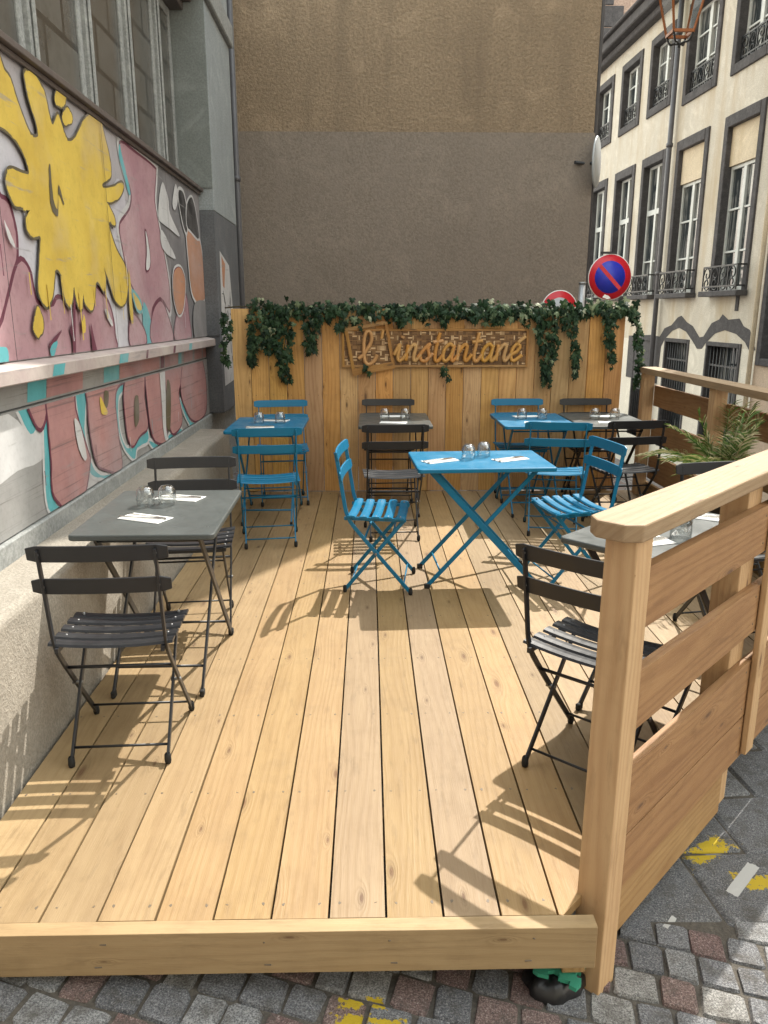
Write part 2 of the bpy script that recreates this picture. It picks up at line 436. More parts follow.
M['ivy_pale'] = leaf_mat('ivy_leaf_variegated', [(0, (.015, .035, .018)), (.35, (.03, .07, .03)), (.6, (.08, .13, .06)), (.85, (.20, .25, .14)), (1, (.45, .47, .33))])
M['stem'] = paint('ivy_stem', (.05, .04, .02), .8)
M['palm'] = leaf_mat('palm_leaf', [(0, (.06, .13, .025)), (.35, (.13, .22, .05)), (.55, (.26, .32, .10)), (.72, (.45, .41, .20)), (1, (.62, .55, .36))], .4)
M['pot'] = paint('pot_dark', (.03, .03, .03), .6)
M['plastic'] = paint('black_plastic', (.010, .010, .011), .35)
M['foam'] = paint('green_foam', (.03, .24, .15), .8)
MURAL = [
 ('pale', [(0.27,2.23),(0.42,2.25),(0.52,2.22),(0.56,2.12),(0.62,2.01),(1.62,2.21),(1.89,2.31),(1.99,2.19),(1.86,1.90),(1.83,1.31),(1.55,1.34),(0.29,1.39),(0.38,1.76),(0.40,1.87),(0.37,1.95),(0.24,1.99)], []),
 ('darkgrey', [(2.67,2.29),(2.80,2.56),(3.55,2.60),(4.33,2.60),(4.42,2.22),(4.38,1.30),(3.58,1.32),(2.99,1.34),(2.94,1.74),(2.80,2.04)], []),
 ('pink', [(0.20,2.00),(0.29,1.98),(0.35,1.97),(0.38,1.91),(0.39,1.85),(0.37,1.76),(0.32,1.66),(0.31,1.58),(0.18,1.53),(0.07,1.51)], [('plum', 0.022)]),
 ('pink', [(0.38,1.74),(0.48,1.72),(0.50,1.65),(0.54,1.58),(0.69,1.57),(0.78,1.61),(0.93,1.58),(1.07,1.57),(1.28,1.68),(1.47,1.62),(1.55,1.54),(1.57,1.43),(1.53,1.33),(0.86,1.33),(0.36,1.34),(0.03,1.34),(0.06,1.44),(0.18,1.51)], [('plum', 0.022)]),
 ('pink', [(1.99,2.52),(2.30,2.52),(2.71,2.51),(2.75,2.48),(2.67,2.29),(2.76,2.09),(2.86,1.90),(2.92,1.74),(2.90,1.58),(2.82,1.60),(2.64,1.66),(2.42,1.59),(2.35,1.51),(2.19,1.59),(1.95,1.74),(1.89,1.84),(1.84,1.96),(1.84,2.05),(2.06,2.16),(2.12,2.27),(2.03,2.36),(1.96,2.46)], [('white', 0.05), ('plum', 0.018)]),
 ('teal', [(1.95,2.51),(1.98,2.46),(2.04,2.37),(2.10,2.27),(2.06,2.25),(1.99,2.34),(1.92,2.44)], []),
 ('teal', [(2.22,1.62),(2.35,1.51),(2.33,1.34),(2.20,1.35),(2.16,1.49)], []),
 ('pink', [(2.35,1.36),(2.42,1.55),(2.63,1.63),(2.80,1.55),(2.92,1.35)], [('plum', 0.018)]),
 ('pink', [(1.85,1.36),(1.92,1.54),(2.15,1.46),(2.19,1.36)], [('plum', 0.018)]),
 ('pink', [(3.00,1.36),(3.08,1.52),(3.27,1.59),(3.45,1.69),(3.51,1.51),(3.52,1.35)], [('plum', 0.018)]),
 ('white', [(2.37,2.07),(2.42,2.01),(2.44,1.90),(2.40,1.84),(2.32,1.83),(2.37,1.95)], [('plum', 0.012)]),
 ('white', [(2.92,2.45),(3.05,2.36),(3.08,2.26),(3.35,2.13),(3.05,2.15),(2.81,2.17),(2.73,2.20),(2.80,2.35)], []),
 ('white', [(2.80,2.12),(3.02,2.03),(3.16,1.95),(2.82,1.98),(2.75,2.06)], []),
 ('white', [(3.31,2.50),(3.38,2.43),(3.26,2.31),(3.17,2.34)], []),
 ('skin', [(3.60,2.19),(3.83,2.20),(4.09,2.16),(4.19,1.98),(4.23,1.73),(4.07,1.66),(3.88,1.64),(3.66,1.73),(3.61,1.95)], [('white', 0.03)]),
 ('black', [(3.38,2.45),(3.56,2.47),(3.65,2.34),(3.59,2.18),(3.46,2.26)], [('white', 0.025)]),
 ('black', [(3.66,2.40),(3.87,2.48),(4.00,2.37),(4.06,2.18),(3.75,2.21),(3.62,2.24)], [('white', 0.02)]),
 ('skin', [(3.07,1.85),(3.29,1.89),(3.42,1.80),(3.31,1.60),(3.13,1.55),(3.01,1.69)], [('white', 0.025), ('plum', 0.008)]),
 ('grey', [(3.71,1.62),(4.21,1.65),(4.35,1.46),(4.29,1.31),(3.68,1.33)], []),
 ('plum', [(0.59,1.40),(0.62,1.42),(0.76,1.47),(0.66,1.40),(0.63,1.34)], []),
 ('teal', [(0.60,1.39),(0.69,1.42),(0.64,1.36),(0.61,1.34)], []),
 ('plum', [(0.86,1.47),(0.91,1.50),(0.95,1.61),(0.97,1.61),(0.90,1.33),(0.87,1.33),(0.88,1.42)], []),
 ('plum', [(1.16,1.50),(1.19,1.42),(1.22,1.34),(1.15,1.35)], []),
 ('white', [(1.40,1.57),(1.45,1.56),(1.52,1.49),(1.49,1.48),(1.42,1.53)], []),
 ('white', [(0.27,1.90),(0.30,1.87),(0.34,1.82),(0.34,1.80),(0.29,1.83)], []),
 ('teal', [(0.05,1.41),(0.16,1.41),(0.15,1.34),(0.03,1.34)], []),
 ('yellow', [(0.35,2.55),(0.42,2.48),(0.47,2.46),(0.51,2.40),(0.55,2.35),(0.61,2.29),(0.66,2.28),(0.70,2.30),(0.69,2.35),(0.64,2.42),(0.62,2.48),(0.62,2.52),(0.67,2.54),(0.74,2.54),(0.81,2.51),(0.84,2.47),(0.86,2.41),(0.89,2.38),(0.96,2.44),(1.00,2.41),(1.03,2.37),(1.08,2.35),(1.18,2.39),(1.30,2.48),(1.39,2.53),(1.50,2.57),(1.60,2.55),(1.65,2.48),(1.70,2.40),(1.71,2.33),(1.68,2.28),(1.54,2.23),(1.56,2.21),(1.72,2.24),(1.89,2.29),(1.93,2.27),(1.83,2.20),(1.66,2.15),(1.59,2.14),(1.70,2.08),(1.70,2.03),(1.60,2.04),(1.61,1.99),(1.70,1.90),(1.84,1.82),(1.88,1.75),(1.81,1.63),(1.71,1.59),(1.59,1.62),(1.52,1.70),(1.43,1.80),(1.46,1.74),(1.42,1.66),(1.34,1.70),(1.29,1.70),(1.25,1.62),(1.19,1.56),(1.10,1.59),(1.08,1.64),(1.05,1.57),(1.00,1.57),(0.97,1.63),(0.96,1.67),(0.92,1.60),(0.88,1.57),(0.83,1.61),(0.81,1.68),(0.81,1.72),(0.75,1.74),(0.72,1.69),(0.68,1.62),(0.61,1.57),(0.55,1.60),(0.53,1.65),(0.56,1.73),(0.59,1.81),(0.61,1.87),(0.54,1.86),(0.48,1.88),(0.48,1.93),(0.53,1.97),(0.48,1.96),(0.45,1.97),(0.38,1.97),(0.33,2.02),(0.33,2.07),(0.36,2.10),(0.41,2.11),(0.51,2.11),(0.56,2.12),(0.54,2.17),(0.49,2.21),(0.42,2.24),(0.36,2.25),(0.28,2.28)], [('shade', 0.012)]),
 ('yellow', [(1.03,2.58),(1.06,2.58),(1.09,2.58),(1.10,2.56),(1.09,2.54),(1.07,2.51),(1.04,2.49),(1.00,2.48),(0.97,2.48),(0.95,2.48),(0.94,2.50),(0.95,2.52),(0.97,2.54),(1.00,2.57)], [('shade', 0.008)]),
 ('yellow', [(1.09,2.50),(1.11,2.50),(1.13,2.49),(1.15,2.48),(1.15,2.46),(1.13,2.44),(1.10,2.43),(1.07,2.42),(1.04,2.41),(1.02,2.42),(1.01,2.43),(1.02,2.45),(1.04,2.47),(1.07,2.49)], [('shade', 0.008)]),
 ('yellow', [(0.50,1.57),(0.51,1.57),(0.52,1.55),(0.54,1.52),(0.54,1.49),(0.52,1.46),(0.49,1.45),(0.47,1.44),(0.45,1.45),(0.43,1.47),(0.43,1.49),(0.45,1.52),(0.47,1.55),(0.49,1.57)], [('shade', 0.008)]),
 ('yellow', [(1.06,1.54),(1.06,1.54),(1.07,1.52),(1.07,1.50),(1.07,1.48),(1.06,1.46),(1.05,1.45),(1.03,1.45),(1.02,1.45),(1.01,1.46),(1.01,1.48),(1.02,1.50),(1.04,1.52),(1.05,1.54)], []),
 ('shade', [(0.78,2.17),(0.80,2.19),(0.80,2.05),(0.84,2.01),(0.88,2.12),(0.92,2.06),(0.93,2.05),(0.92,2.04),(0.87,2.08),(0.84,1.99),(0.80,1.98),(0.76,2.03)], []),
 ('yellow', [(1.89,1.80),(1.91,1.72),(1.91,1.51),(1.86,1.50),(1.85,1.61)], []),
 ('yellow', [(1.94,1.67),(2.08,1.62),(2.10,1.57),(2.00,1.58)], [('teal', 0.02)]),
 ('white', [(-0.01,1.15),(0.17,1.14),(0.35,1.03),(0.45,1.07),(0.45,0.92),(0.17,0.91),(-0.08,0.90)], []),
 ('white', [(0.85,1.25),(0.92,1.31),(0.97,0.97),(1.08,0.76),(1.48,0.60),(1.50,0.56),(1.10,0.67),(0.89,0.57),(0.69,0.55),(0.62,0.56),(0.91,0.66),(1.00,0.81),(0.89,1.03)], []),
 ('teal', [(0.27,1.31),(0.37,1.31),(0.33,1.24),(0.34,1.16),(0.39,1.07),(0.33,1.04),(0.23,1.16),(0.18,1.24)], [('white', 0.02)]),
 ('teal', [(0.49,1.08),(0.54,1.07),(0.50,0.87),(0.49,0.72),(0.66,0.58),(0.58,0.58),(0.43,0.69),(0.44,0.89)], [('white', 0.02)]),
 ('teal', [(0.90,1.31),(1.04,1.31),(1.05,1.16),(0.97,0.97),(1.03,0.77),(1.20,0.68),(1.49,0.65),(1.45,0.60),(1.15,0.68),(0.98,0.75),(0.91,0.98)], [('white', 0.02)]),
 ('teal', [(1.45,1.11),(1.69,1.17),(1.66,1.11),(1.55,1.06),(1.53,0.89),(1.64,0.76),(1.86,0.77),(2.08,0.81),(2.10,0.73),(1.85,0.73),(1.77,0.67),(1.58,0.78),(1.49,0.95)], [('white', 0.02)]),
 ('teal', [(2.13,0.73),(2.35,0.66),(2.59,0.63),(2.49,0.58),(2.19,0.68)], [('white', 0.02)]),
 ('teal', [(2.65,0.69),(3.03,0.68),(2.96,0.62),(2.68,0.64)], [('white', 0.02)]),
 ('teal', [(3.04,0.91),(3.21,0.80),(3.40,0.68),(3.75,0.64),(3.50,0.60),(3.20,0.75)], [('white', 0.02)]),
 ('rose', [(0.31,1.24),(0.53,1.23),(0.52,1.13),(0.43,1.05),(0.34,1.14)], [('plum', 0.018)]),
 ('rose', [(0.55,1.24),(0.86,1.25),(0.86,1.08),(0.97,0.86),(0.99,0.80),(0.88,0.66),(0.69,0.59),(0.57,0.67),(0.49,0.75),(0.51,0.89),(0.52,1.05)], [('plum', 0.016)]),
 ('rose', [(1.10,1.25),(2.00,1.25),(1.99,1.17),(1.60,1.15),(1.48,1.07),(1.48,0.88),(1.49,0.66),(1.21,0.72),(1.09,0.78),(1.04,0.93),(1.04,1.10)], [('plum', 0.016)]),
 ('rose', [(1.69,1.15),(2.09,1.23),(2.07,1.01),(2.10,0.83),(1.91,0.80),(1.73,0.76),(1.65,0.88)], [('plum', 0.016)]),
 ('rose', [(2.16,1.22),(2.50,1.23),(2.55,0.96),(2.56,0.67),(2.35,0.68),(2.19,0.76),(2.14,0.96)], [('plum', 0.016)]),
 ('rose', [(2.68,1.23),(3.13,1.22),(3.17,1.08),(3.00,0.96),(3.06,0.77),(2.96,0.70),(2.71,0.70),(2.64,0.91)], [('plum', 0.016)]),
 ('rose', [(3.28,1.22),(3.79,1.23),(4.03,1.02),(4.00,0.73),(3.73,0.67),(3.46,0.69),(3.24,0.79),(3.08,0.97)], [('plum', 0.016)]),
 ('shade', [(1.30,1.13),(1.37,1.12),(1.34,1.05),(1.28,1.05)], []),
 ('shade', [(1.84,1.03),(1.93,1.04),(1.91,0.90),(1.81,0.87)], []),
 ('shade', [(2.67,1.08),(2.76,1.00),(2.66,0.73),(2.55,0.81)], []),
 ('yellow', [(1.22,1.11),(1.28,1.06),(1.32,1.01),(1.22,1.02)], []),
 ('white', [(0.82,1.04),(0.89,1.00),(0.94,0.84),(0.89,0.83),(0.83,0.92)], []),
 ('white', [(2.49,1.24),(2.63,1.23),(2.55,0.75),(2.61,0.65),(2.48,0.71),(2.48,0.99)], []),
]
# ------------------------------------------------------------------ camera and light
cam = bpy.data.cameras.new('camera'); co = bpy.data.objects.new('camera', cam); COL.objects.link(co)
co.location = (0, 0, 1.55); co.rotation_euler = (R(90-14.54), 0, R(-1.11))
cam.sensor_fit = 'VERTICAL'; cam.sensor_height = 24; cam.lens = 775/1024*24
cam.clip_start = .05; cam.clip_end = 500
S.camera = co
S.render.resolution_x, S.render.resolution_y = 768, 1024
SUN = Vector((.44, .71, 1.0)).normalized()
el = math.asin(SUN.z); az = math.atan2(SUN.x, SUN.y)
w = bpy.data.worlds.new('World'); S.world = w; w.use_nodes = True
nt = w.node_tree; nt.nodes.clear()
sky = nt.nodes.new('ShaderNodeTexSky'); sky.sky_type = 'NISHITA'; sky.sun_disc = False
sky.sun_elevation = el; sky.sun_rotation = az; sky.dust_density = 1.0; sky.air_density = 4.0; sky.ozone_density = .6
bg = nt.nodes.new('ShaderNodeBackground'); bg.inputs[1].default_value = .15
wo = nt.nodes.new('ShaderNodeOutputWorld'); hsv = nt.nodes.new('ShaderNodeHueSaturation'); hsv.inputs['Saturation'].default_value = .3   # hazy bright sky
nt.links.new(sky.outputs[0], hsv.inputs['Color']); nt.links.new(hsv.outputs[0], bg.inputs[0]); nt.links.new(bg.outputs[0], wo.inputs[0])
sl = bpy.data.lights.new('sun', 'SUN'); sl.energy = 2.0; sl.angle = R(.53); sl.color = (1.0, .94, .84)
so = bpy.data.objects.new('sun', sl); COL.objects.link(so); so.rotation_euler = SUN.to_track_quat('Z', 'Y').to_euler()
so.location = (5, 8, 12)
S.view_settings.view_transform = 'Standard'; S.view_settings.look = 'None'; S.view_settings.gamma = 1
S.view_settings.exposure = 1.9
S.view_settings.use_curve_mapping = False
S.cycles.diffuse_bounces = 8; S.cycles.max_bounces = 12

# ------------------------------------------------------------------ ground
def tilt(x): return .027 - .072*max(-4.0, min(x, 1.2))      # the street falls to the right
def ground_z(x, y):
    z = -.252 + tilt(x) - .36*max(0, min(x-2.9, 3.2)) - .04*max(0, min(y-8, 20))
    return z
mb = MB()
xs = [-60, -20, -8, -4, -2, -1, 0, 1, 2, 2.9, 3.5, 4.2, 5, 6.1, 8, 15, 30, 60]
ys = [-60, -20, -8, -3, -1, 0, 1, 2, 3, 4, 6, 8, 10, 14, 20, 28, 45, 80]
for y in ys:
    for x in xs: mb.v.append(Vector((x, y, ground_z(x, y)-.012)))
for j in range(len(ys)-1):
    for i in range(len(xs)-1):
        a = j*len(xs)+i; mb.face((a, a+1, a+1+len(xs), a+len(xs)))
tag(mb.build('street', M['street']), kind='structure')
# bedding sheet and the granite setts near the terrace
mb = MB()
mb.v += [Vector(p) for p in ((-3.0, -1.2, -.2535+tilt(-3)), (1.2, -1.2, -.2535+tilt(1.2)), (2.85, -1.2, -.2535+tilt(1.2)), (2.85, 3.4, -.2535+tilt(1.2)), (1.2, 3.4, -.2535+tilt(1.2)), (-3.0, 3.4, -.2535+tilt(-3)))]; mb.face((0, 1, 4, 5)); mb.face((1, 2, 3, 4))
tag(mb.build('mortar_bed', M['mortar']), kind='structure')
mb = MB()
rs = random.Random(3)
def stone(pts, top, h=.05, shrink=.0055, jit=.009):
    c = sum((Vector(p) for p in pts), Vector((0, 0)))/len(pts)
    b = len(mb.v); q = []
    cut = rs.uniform(.05, .11) if jit > .004 else .03           # knocked-off corners
    pp = []
    for i in range(len(pts)):
        a_, b_, c_ = Vector(pts[i-1]), Vector(pts[i]), Vector(pts[(i+1) % len(pts)])
        pp += [b_.lerp(a_, cut), b_.lerp(c_, cut)]
    pts = pp; jit = jit*.55
    for p in pts:
        v = Vector(p); v = v + (c-v).normalized()*shrink + Vector((rs.uniform(-jit, jit), rs.uniform(-jit, jit)))
        q.append(v)
    for z, k in ((top-h, 1.0), (top-.009, 1.0), (top+rs.uniform(-.002, .002), .93)):
        for v in q:
            vv = c+(v-c)*k; mb.v.append(Vector((vv.x, vv.y, z+tilt(vv.x)+rs.uniform(-.002, .002))))
    n = len(q)
    for r_ in range(2):
        for i in range(n):
            j = (i+1) % n; mb.face((b+r_*n+i, b+r_*n+j, b+(r_+1)*n+j, b+(r_+1)*n+i))
    mb.face([b+2*n+i for i in range(n)])
ang = R(-14); ca, sa = math.cos(ang), math.sin(ang)
def rot(u, v): return (u*ca - v*sa + .8, u*sa + v*ca + 1.6)
def in_slab(x, y):   # big flagstones beyond a diagonal line
    return y > 1.955 + (x-.7)*.05 and x > .35
row = -2.9
while row < 2.2:
    hh = rs.uniform(.098, .116); u = -4.2+rs.uniform(0, .1)
    while u < 2.4:
        wv = rs.uniform(.088, .128)
        pts = [rot(u, row), rot(u+wv, row), rot(u+wv, row+hh), rot(u, row+hh)]
        cx = sum(p[0] for p in pts)/4; cy = sum(p[1] for p in pts)/4
        if -2.95 < cx < 2.8 and -1.1 < cy < 3.3 and not in_slab(cx, cy): stone(pts, -.245+rs.uniform(-.003, .003))
        u += wv
    row += hh
tag(mb.build('cobblestones', M['setts']), kind='structure')
mb = MB()
for j in range(4):
    u = .38 + (j % 2)*.17
    while u < 2.6:
        wv = rs.uniform(.34, .42); y0 = 1.985+j*.33
        stone([(u, y0), (u+wv, y0+.02), (u+wv-.03, y0+.35), (u-.03, y0+.33)], -.244, shrink=.006, jit=.002)
        u += wv
tag(mb.build('flagstones', M['slabs']), kind='structure')

# ------------------------------------------------------------------ terrace deck
FY = 6.72          # front face of the plank fence
DN = -.815         # deck edge along the slanted railing: .714x-.7y <= DN
XR = 2.40
deck = thing('wooden_terrace', 'raised pale larch plank deck carrying all the bistro tables and chairs', 'deck', (0, 1.71, 0))
def dl(p): return (p[0], p[1]-1.71)
mb = MB(); pitch = .1519; x0 = -1.165 - .0
k = 0
edges = [.0425 + pitch*i for i in range(-8, 16)]
for i, xa in enumerate(edges):
    xb = xa+pitch-.0065
    if xa < -1.165: xa = -1.165
    if xb < -1.16 or xa > XR: continue
    poly = [(xa, 1.712), (xb, 1.712), (xb, FY-.004), (xa, FY-.004)]
    poly = clip(poly, .714, -.7, DN-.02); poly = clip(poly, 1, 0, XR-.05)
    if len(poly) < 3: continue
    zt = random.uniform(-.0012, .0012)
    mb.prism([dl(p) for p in poly], -.028+zt, zt, 0)
    # screw heads
    for sy in (1.765, 2.27, 2.78, 3.29, 3.8, 4.31, 4.82, 5.33, 5.84, 6.35):
        for sx in (xa+.024, xb-.024):
            if .714*sx-.7*sy < DN-.08 and sx < XR-.1:
                mb.prism([(sx+.0042*math.cos(a*math.pi/3), sy+random.uniform(-.004, .004)-1.71+.0042*math.sin(a*math.pi/3)) for a in range(6)], zt-.002, zt+.0005, 1)
mb.build('deck_planks', [M['deck'], M['screw']], deck, bevel=.003)
mb = MB(); mb.bar((-1.175, 1.688-1.71, -.063), (.588, 1.688-1.71, -.063), .128, .045, (0, 0, 1)); 
for xx in (-1.0, -.7, -.28, .05, .42):
    for z in (-.03, -.1): mb.tube([(xx+random.uniform(-.02, .02), -.0455, z), (xx, -.0438, z)], .0024, 8, 1, smooth=False)
mb.build('fascia', [M['deck'], M['screw']], deck, bevel=.004)
mb = MB()
for yy in (2.2, 3.2, 4.2, 5.2, 6.2):
    xr = min(XR-.1, (DN-.12+.7*yy)/.714); mb.bar((-1.16, yy-1.71, -.105), (xr, yy-1.71, -.105), .14, .06, (0, 0, 1))
mb.build('joists', M['skirt_wood'], deck)
mb = MB(); mb.bar((.548, 1.742-1.71, -.192), (.548, 1.742-1.71, -.1285), .062, .055, (1, 0, 0)); mb.build('foot_block', M['skirt_wood'], deck, bevel=.002)

# ------------------------------------------------------------------ railings
def railing(name, label, P0, dirv, L, capz, posts, gaps, skirt, lean=None, cap_from=-.02, out=(0, 0), chamfer=True):
    """P0: outer bottom line start, dirv: unit run direction; outward normal = dirv turned right"""
    d = Vector((dirv[0], dirv[1], 0)).normalized(); nv = Vector((d.y, -d.x, 0))
    rt = thing(name, label, 'railing', (P0[0], P0[1], 0))
    def pt(s, n_, z): return d*s + nv*n_ + Vector((0, 0, z))
    for i, (s, n0, wd, td, zb, ls, ln) in enumerate(posts):
        mb = MB(); mb.bar(pt(s, n0, zb), pt(s+ls, n0+ln, capz-.047), wd, td, d)
        mb.build('post', M['post_wood'], rt, bevel=.004, segs=2)
    for (s0, s1, za, zb) in gaps:
        mb = MB(); mb.bar(pt(s0, -.016, (za+zb)/2), pt(s1, -.016, (za+zb)/2), zb-za, .030, (0, 0, 1))
        for s in (s0+.035, s1-.035):
            for z in (za+.035, zb-.035):
                c0 = pt(s, -.0015, z); mb.tube([c0, c0+nv*.0015], .0042, 8, 1, smooth=False)
        mb.build('slat', [M['rail_wood'], M['screw']], rt, bevel=.004, segs=2)
    if skirt:
        mb = MB(); mb.bar(pt(skirt[0], -.022, (skirt[2]+skirt[3])/2), pt(skirt[1], -.022, (skirt[2]+skirt[3])/2), skirt[3]-skirt[2], .028, (0, 0, 1))
        mb.build('skirt_board', M['skirt_wood'], rt, bevel=.003)
    # flat handrail with the front corners cut off
    mb = MB(); a, b = -.138, .008; s0, s1 = cap_from, L
    ch = .035 if chamfer else .002
    pl = [pt(s0, b-ch, 0), pt(s1, b, 0), pt(s1, a, 0), pt(s0, a+ch, 0), ]
    pl = [pt(s0+ch, b, 0), pt(s1, b, 0), pt(s1, a, 0), pt(s0+ch, a, 0), pt(s0, a+ch, 0), pt(s0, b-ch, 0)]
    mb.prism([(p.x, p.y) for p in pl], capz-.047, capz, 0, udir=(d.x, d.y))
    mb.build('handrail', M['cap_wood'], rt, bevel=.005, segs=2)
    return rt
SL = [(.752, .918), (.457, .628), (.128, .342), (-.045, .122)]
d45 = Vector((.7, .714)).normalized()
# start of the slanted railing: point on n=-.80 with d=1.66
P0 = (.7*1.668+.714*(-.793), .714*1.668-.7*(-.793))
gp = [(.08, 1.085, a, b) for a, b in SL] + [(1.09, 2.37, a, b) for a, b in SL]
railing('wooden_railing', 'slanted larch railing in the right foreground with wide slats and flat handrail', P0, d45, 2.46, 1.046,
        [(.03, -.005, .088, .088, -.285, .10, -.042), (1.02, -.077, .13, .09, -.235, 0, 0), (1.12, .012, .075, .022, -.03, 0, 0), (2.33, -.075, .088, .088, -.254, 0, 0)],
        gp, (.05, .953, -.215, -.0495), cap_from=.055)
gp = [(.1, 1.40, a+.02, b+.025) for a, b in SL[:3]] + [(1.46, 3.02, a+.02, b+.025) for a, b in SL[:3]]
railing('wooden_railing', 'rear right larch railing running from the plank fence towards the palm', (XR+.045, FY-.06), (0, -1), 3.02, 1.09,
        [(.06, -.08, .09, .09, -.254, 0, 0), (1.43, -.08, .09, .09, -.254, 0, 0), (2.9, -.08, .09, .09, -.254, 0, 0)],
        [(g[0], g[1], g[2], g[3]) for g in gp], (0.02, 3.02, -.215, .11), cap_from=-.0, chamfer=False)
# the run direction (0,-1) turns its right-hand normal to -x, so mirror that railing outward
rt = [o for o in COL.objects if o.name == 'wooden_railing.001'][0]
rt.scale = (-1, 1, 1)

# ------------------------------------------------------------------ plank fence
fence = thing('plank_fence', 'tall vertical larch plank fence closing the far end of the deck', 'fence', (0, FY, 0))
mb = MB(); x = -1.155; i = 0
while x < 2.17:
    wd = .1515
    mb.bar((x+wd/2, .0135+random.uniform(-.002, .002), .004), (x+wd/2, .0135+random.uniform(-.002, .002), 1.565+random.uniform(-.004, .004)), wd-.005, .024, (1, 0, 0))
    x += wd
xe = x

x = -1.155
while x < 2.17:
    for z in (.25, .85, 1.4):
        for dx in (.035, .115): mb.tube([(x+dx, .0005, z+random.uniform(-.006, .006)), (x+dx, -.0008, z)], .0035, 6, 1, smooth=False)
    x += wd
mb.build('planks', [M['fence_wood'], M['screw']], fence, bevel=.002)
mb = MB()
for z in (.25, .85, 1.4): mb.bar((-1.15, .052, z), (xe-.01, .052, z), .07, .045, (0, 0, 1))
mb.build('back_rails', M['skirt_wood'], fence)
for xx in (-1.05, .5, 2.1):
    mb = MB(); mb.bar((xx, .12, -.22), (xx, .12, 1.5), .09, .09, (1, 0, 0)); mb.build('post', M['skirt_wood'], fence)

# ------------------------------------------------------------------ carved sign on the fence
sg = thing('wooden_sign', 'carved wooden restaurant sign with woven backing hanging on the plank fence', 'sign', (.565, FY-.004, 1.245))
SW, SH = 1.56, .30
mb = MB()
mb.box((-SW/2, -.008, -SH/2), (SW/2, -.001, SH/2)); mb.build('back_board', M['sign_wood'], sg)
mb = MB(); cell = .039; nx = int(SW/cell); nz = int(SH/cell)
for a in range(nx):
    for b in range(nz):
        cx = -SW/2+(a+.5)*SW/nx; cz = -SH/2+(b+.5)*SH/nz
        for t_ in (-1, 0, 1):
            if (a+b) % 2: mb.bar((cx-.0185, -.012, cz+t_*.0128), (cx+.0185, -.012, cz+t_*.0128), .0105, .007, (0, 0, 1))
            else: mb.bar((cx+t_*.0128, -.012, cz-.0185), (cx+t_*.0128, -.012, cz+.0185), .0105, .007, (1, 0, 0))
wick, nt_, b_, o_ = new_mat('woven_cane'); n_ = N(nt_)
n_.put(b_, 'Base Color', n_.ramp(n_.island(), [(0, (.10, .045, .016)), (.45, (.18, .09, .032)), (.75, (.29, .155, .06)), (.86, (.62, .43, .24))])); b_.inputs['Roughness'].default_value = .5
mb.build('woven_cane', wick, sg)
mb = MB()
for z in (-SH/2, SH/2): mb.bar((-SW/2-.012, -.014, z), (SW/2+.012, -.014, z), .02, .026, (0, 0, 1))
for x in (-SW/2, SW/2): mb.bar((x, -.015, -SH/2-.009), (x, -.015, SH/2+.009), .02, .025, (1, 0, 0))
mb.build('border', M['sign_wood'], sg, bevel=.002)
# tilted snapshot frame with a looped letter
fr = thing('tmp', None, None); 
fo = MB(); ang = R(10); cx0, cz0 = -.555, .0
def tr(x, z): return (cx0 + x*math.cos(ang) - z*math.sin(ang), cz0 + x*math.sin(ang) + z*math.cos(ang))
bpy.data.objects.remove(fr)
def tbar(p, q, wd, y=-.028, th=.018): 
    a = tr(*p); b = tr(*q); dv = Vector((b[0]-a[0], 0, b[1]-a[1])); sd = Vector((-dv.z, 0, dv.x))
    fo.bar((a[0], y, a[1]), (b[0], y, b[1]), wd, th, sd)
fw, fh = .17, .185
tbar((-fw-.014, fh), (fw+.014, fh), .03); tbar((-fw-.014, -fh+.012), (fw+.014, -fh+.012), .058, y=-.0285); tbar((-fw, -fh+.04), (-fw, fh-.014), .028); tbar((fw, -fh+.04), (fw, fh-.014), .028)
fo.build('snapshot_frame', M['sign_wood'], sg, bevel=.002)
lt = MB()
def stroke(pts, ox, oz, sx, sz, wd=.032, y=-.034, th=.02, slant=.28, rotf=None):
    P = smooth_path([(p[0], p[1], 0) for p in pts], 7)
    Q = []
    for p in P:
        x = ox + (p.x*sx) + slant*p.y*sz*.6; z = oz + p.y*sz
        if rotf: x, z = rotf(x, z)
        Q.append(Vector((x, z)))
    lt.tube([(q.x, y, q.y) for q in Q], wd/2, 8, squash=None)
G = {'i': ([[(-.1, .35), (.12, .98), (.12, .25), (.25, .0), (.45, .2), (.58, .5)], [(.2, 1.36), (.22, 1.5)]], .56),
     'n': ([[(.0, .98), (.02, .0)], [(.02, .5), (.25, .95), (.42, .85), (.40, .2), (.52, .0), (.75, .4)]], .72),
     's': ([[(-.1, .2), (.2, .75), (.42, 1.0), (.36, .7), (.5, .3), (.36, .0), (.1, .04), (.04, .25)], [(.36, .02), (.68, .45)]], .64),
     't': ([[(.2, 1.7), (.14, .6), (.2, .06), (.36, .0), (.58, .4)], [(-.08, 1.12), (.46, 1.2)]], .54),
     'a': ([[(.5, .85), (.28, 1.0), (.05, .65), (.06, .15), (.25, .0), (.46, .35), (.54, .95)], [(.54, .95), (.5, .2), (.62, .0), (.85, .42)]], .80),
     'e': ([[(.0, .35), (.3, .55), (.42, .85), (.25, 1.0), (.06, .7), (.06, .2), (.26, .0), (.62, .35)]], .62)}
x = -.345; sx = .161; sz = .138
for ch in 'instantane':
    ss, adv = G[ch]
    for s_ in ss: stroke(s_, x, -.105, sx, sz)
    x += adv*sx
stroke([(.28, 1.26), (.62, 1.72)], x-.62*sx, -.105, sx, sz*.86)          # the acute accent
lo_rot = lambda a, b: tr(a, b)
stroke([(-.55, .5), (-.2, .75), (.25, 1.5), (.2, 2.1), (-.05, 2.15), (-.2, 1.5), (-.18, .4), (.05, .0), (.4, .15), (.6, .55)], -.045, -.13, .14, .122, wd=.032, rotf=lo_rot)
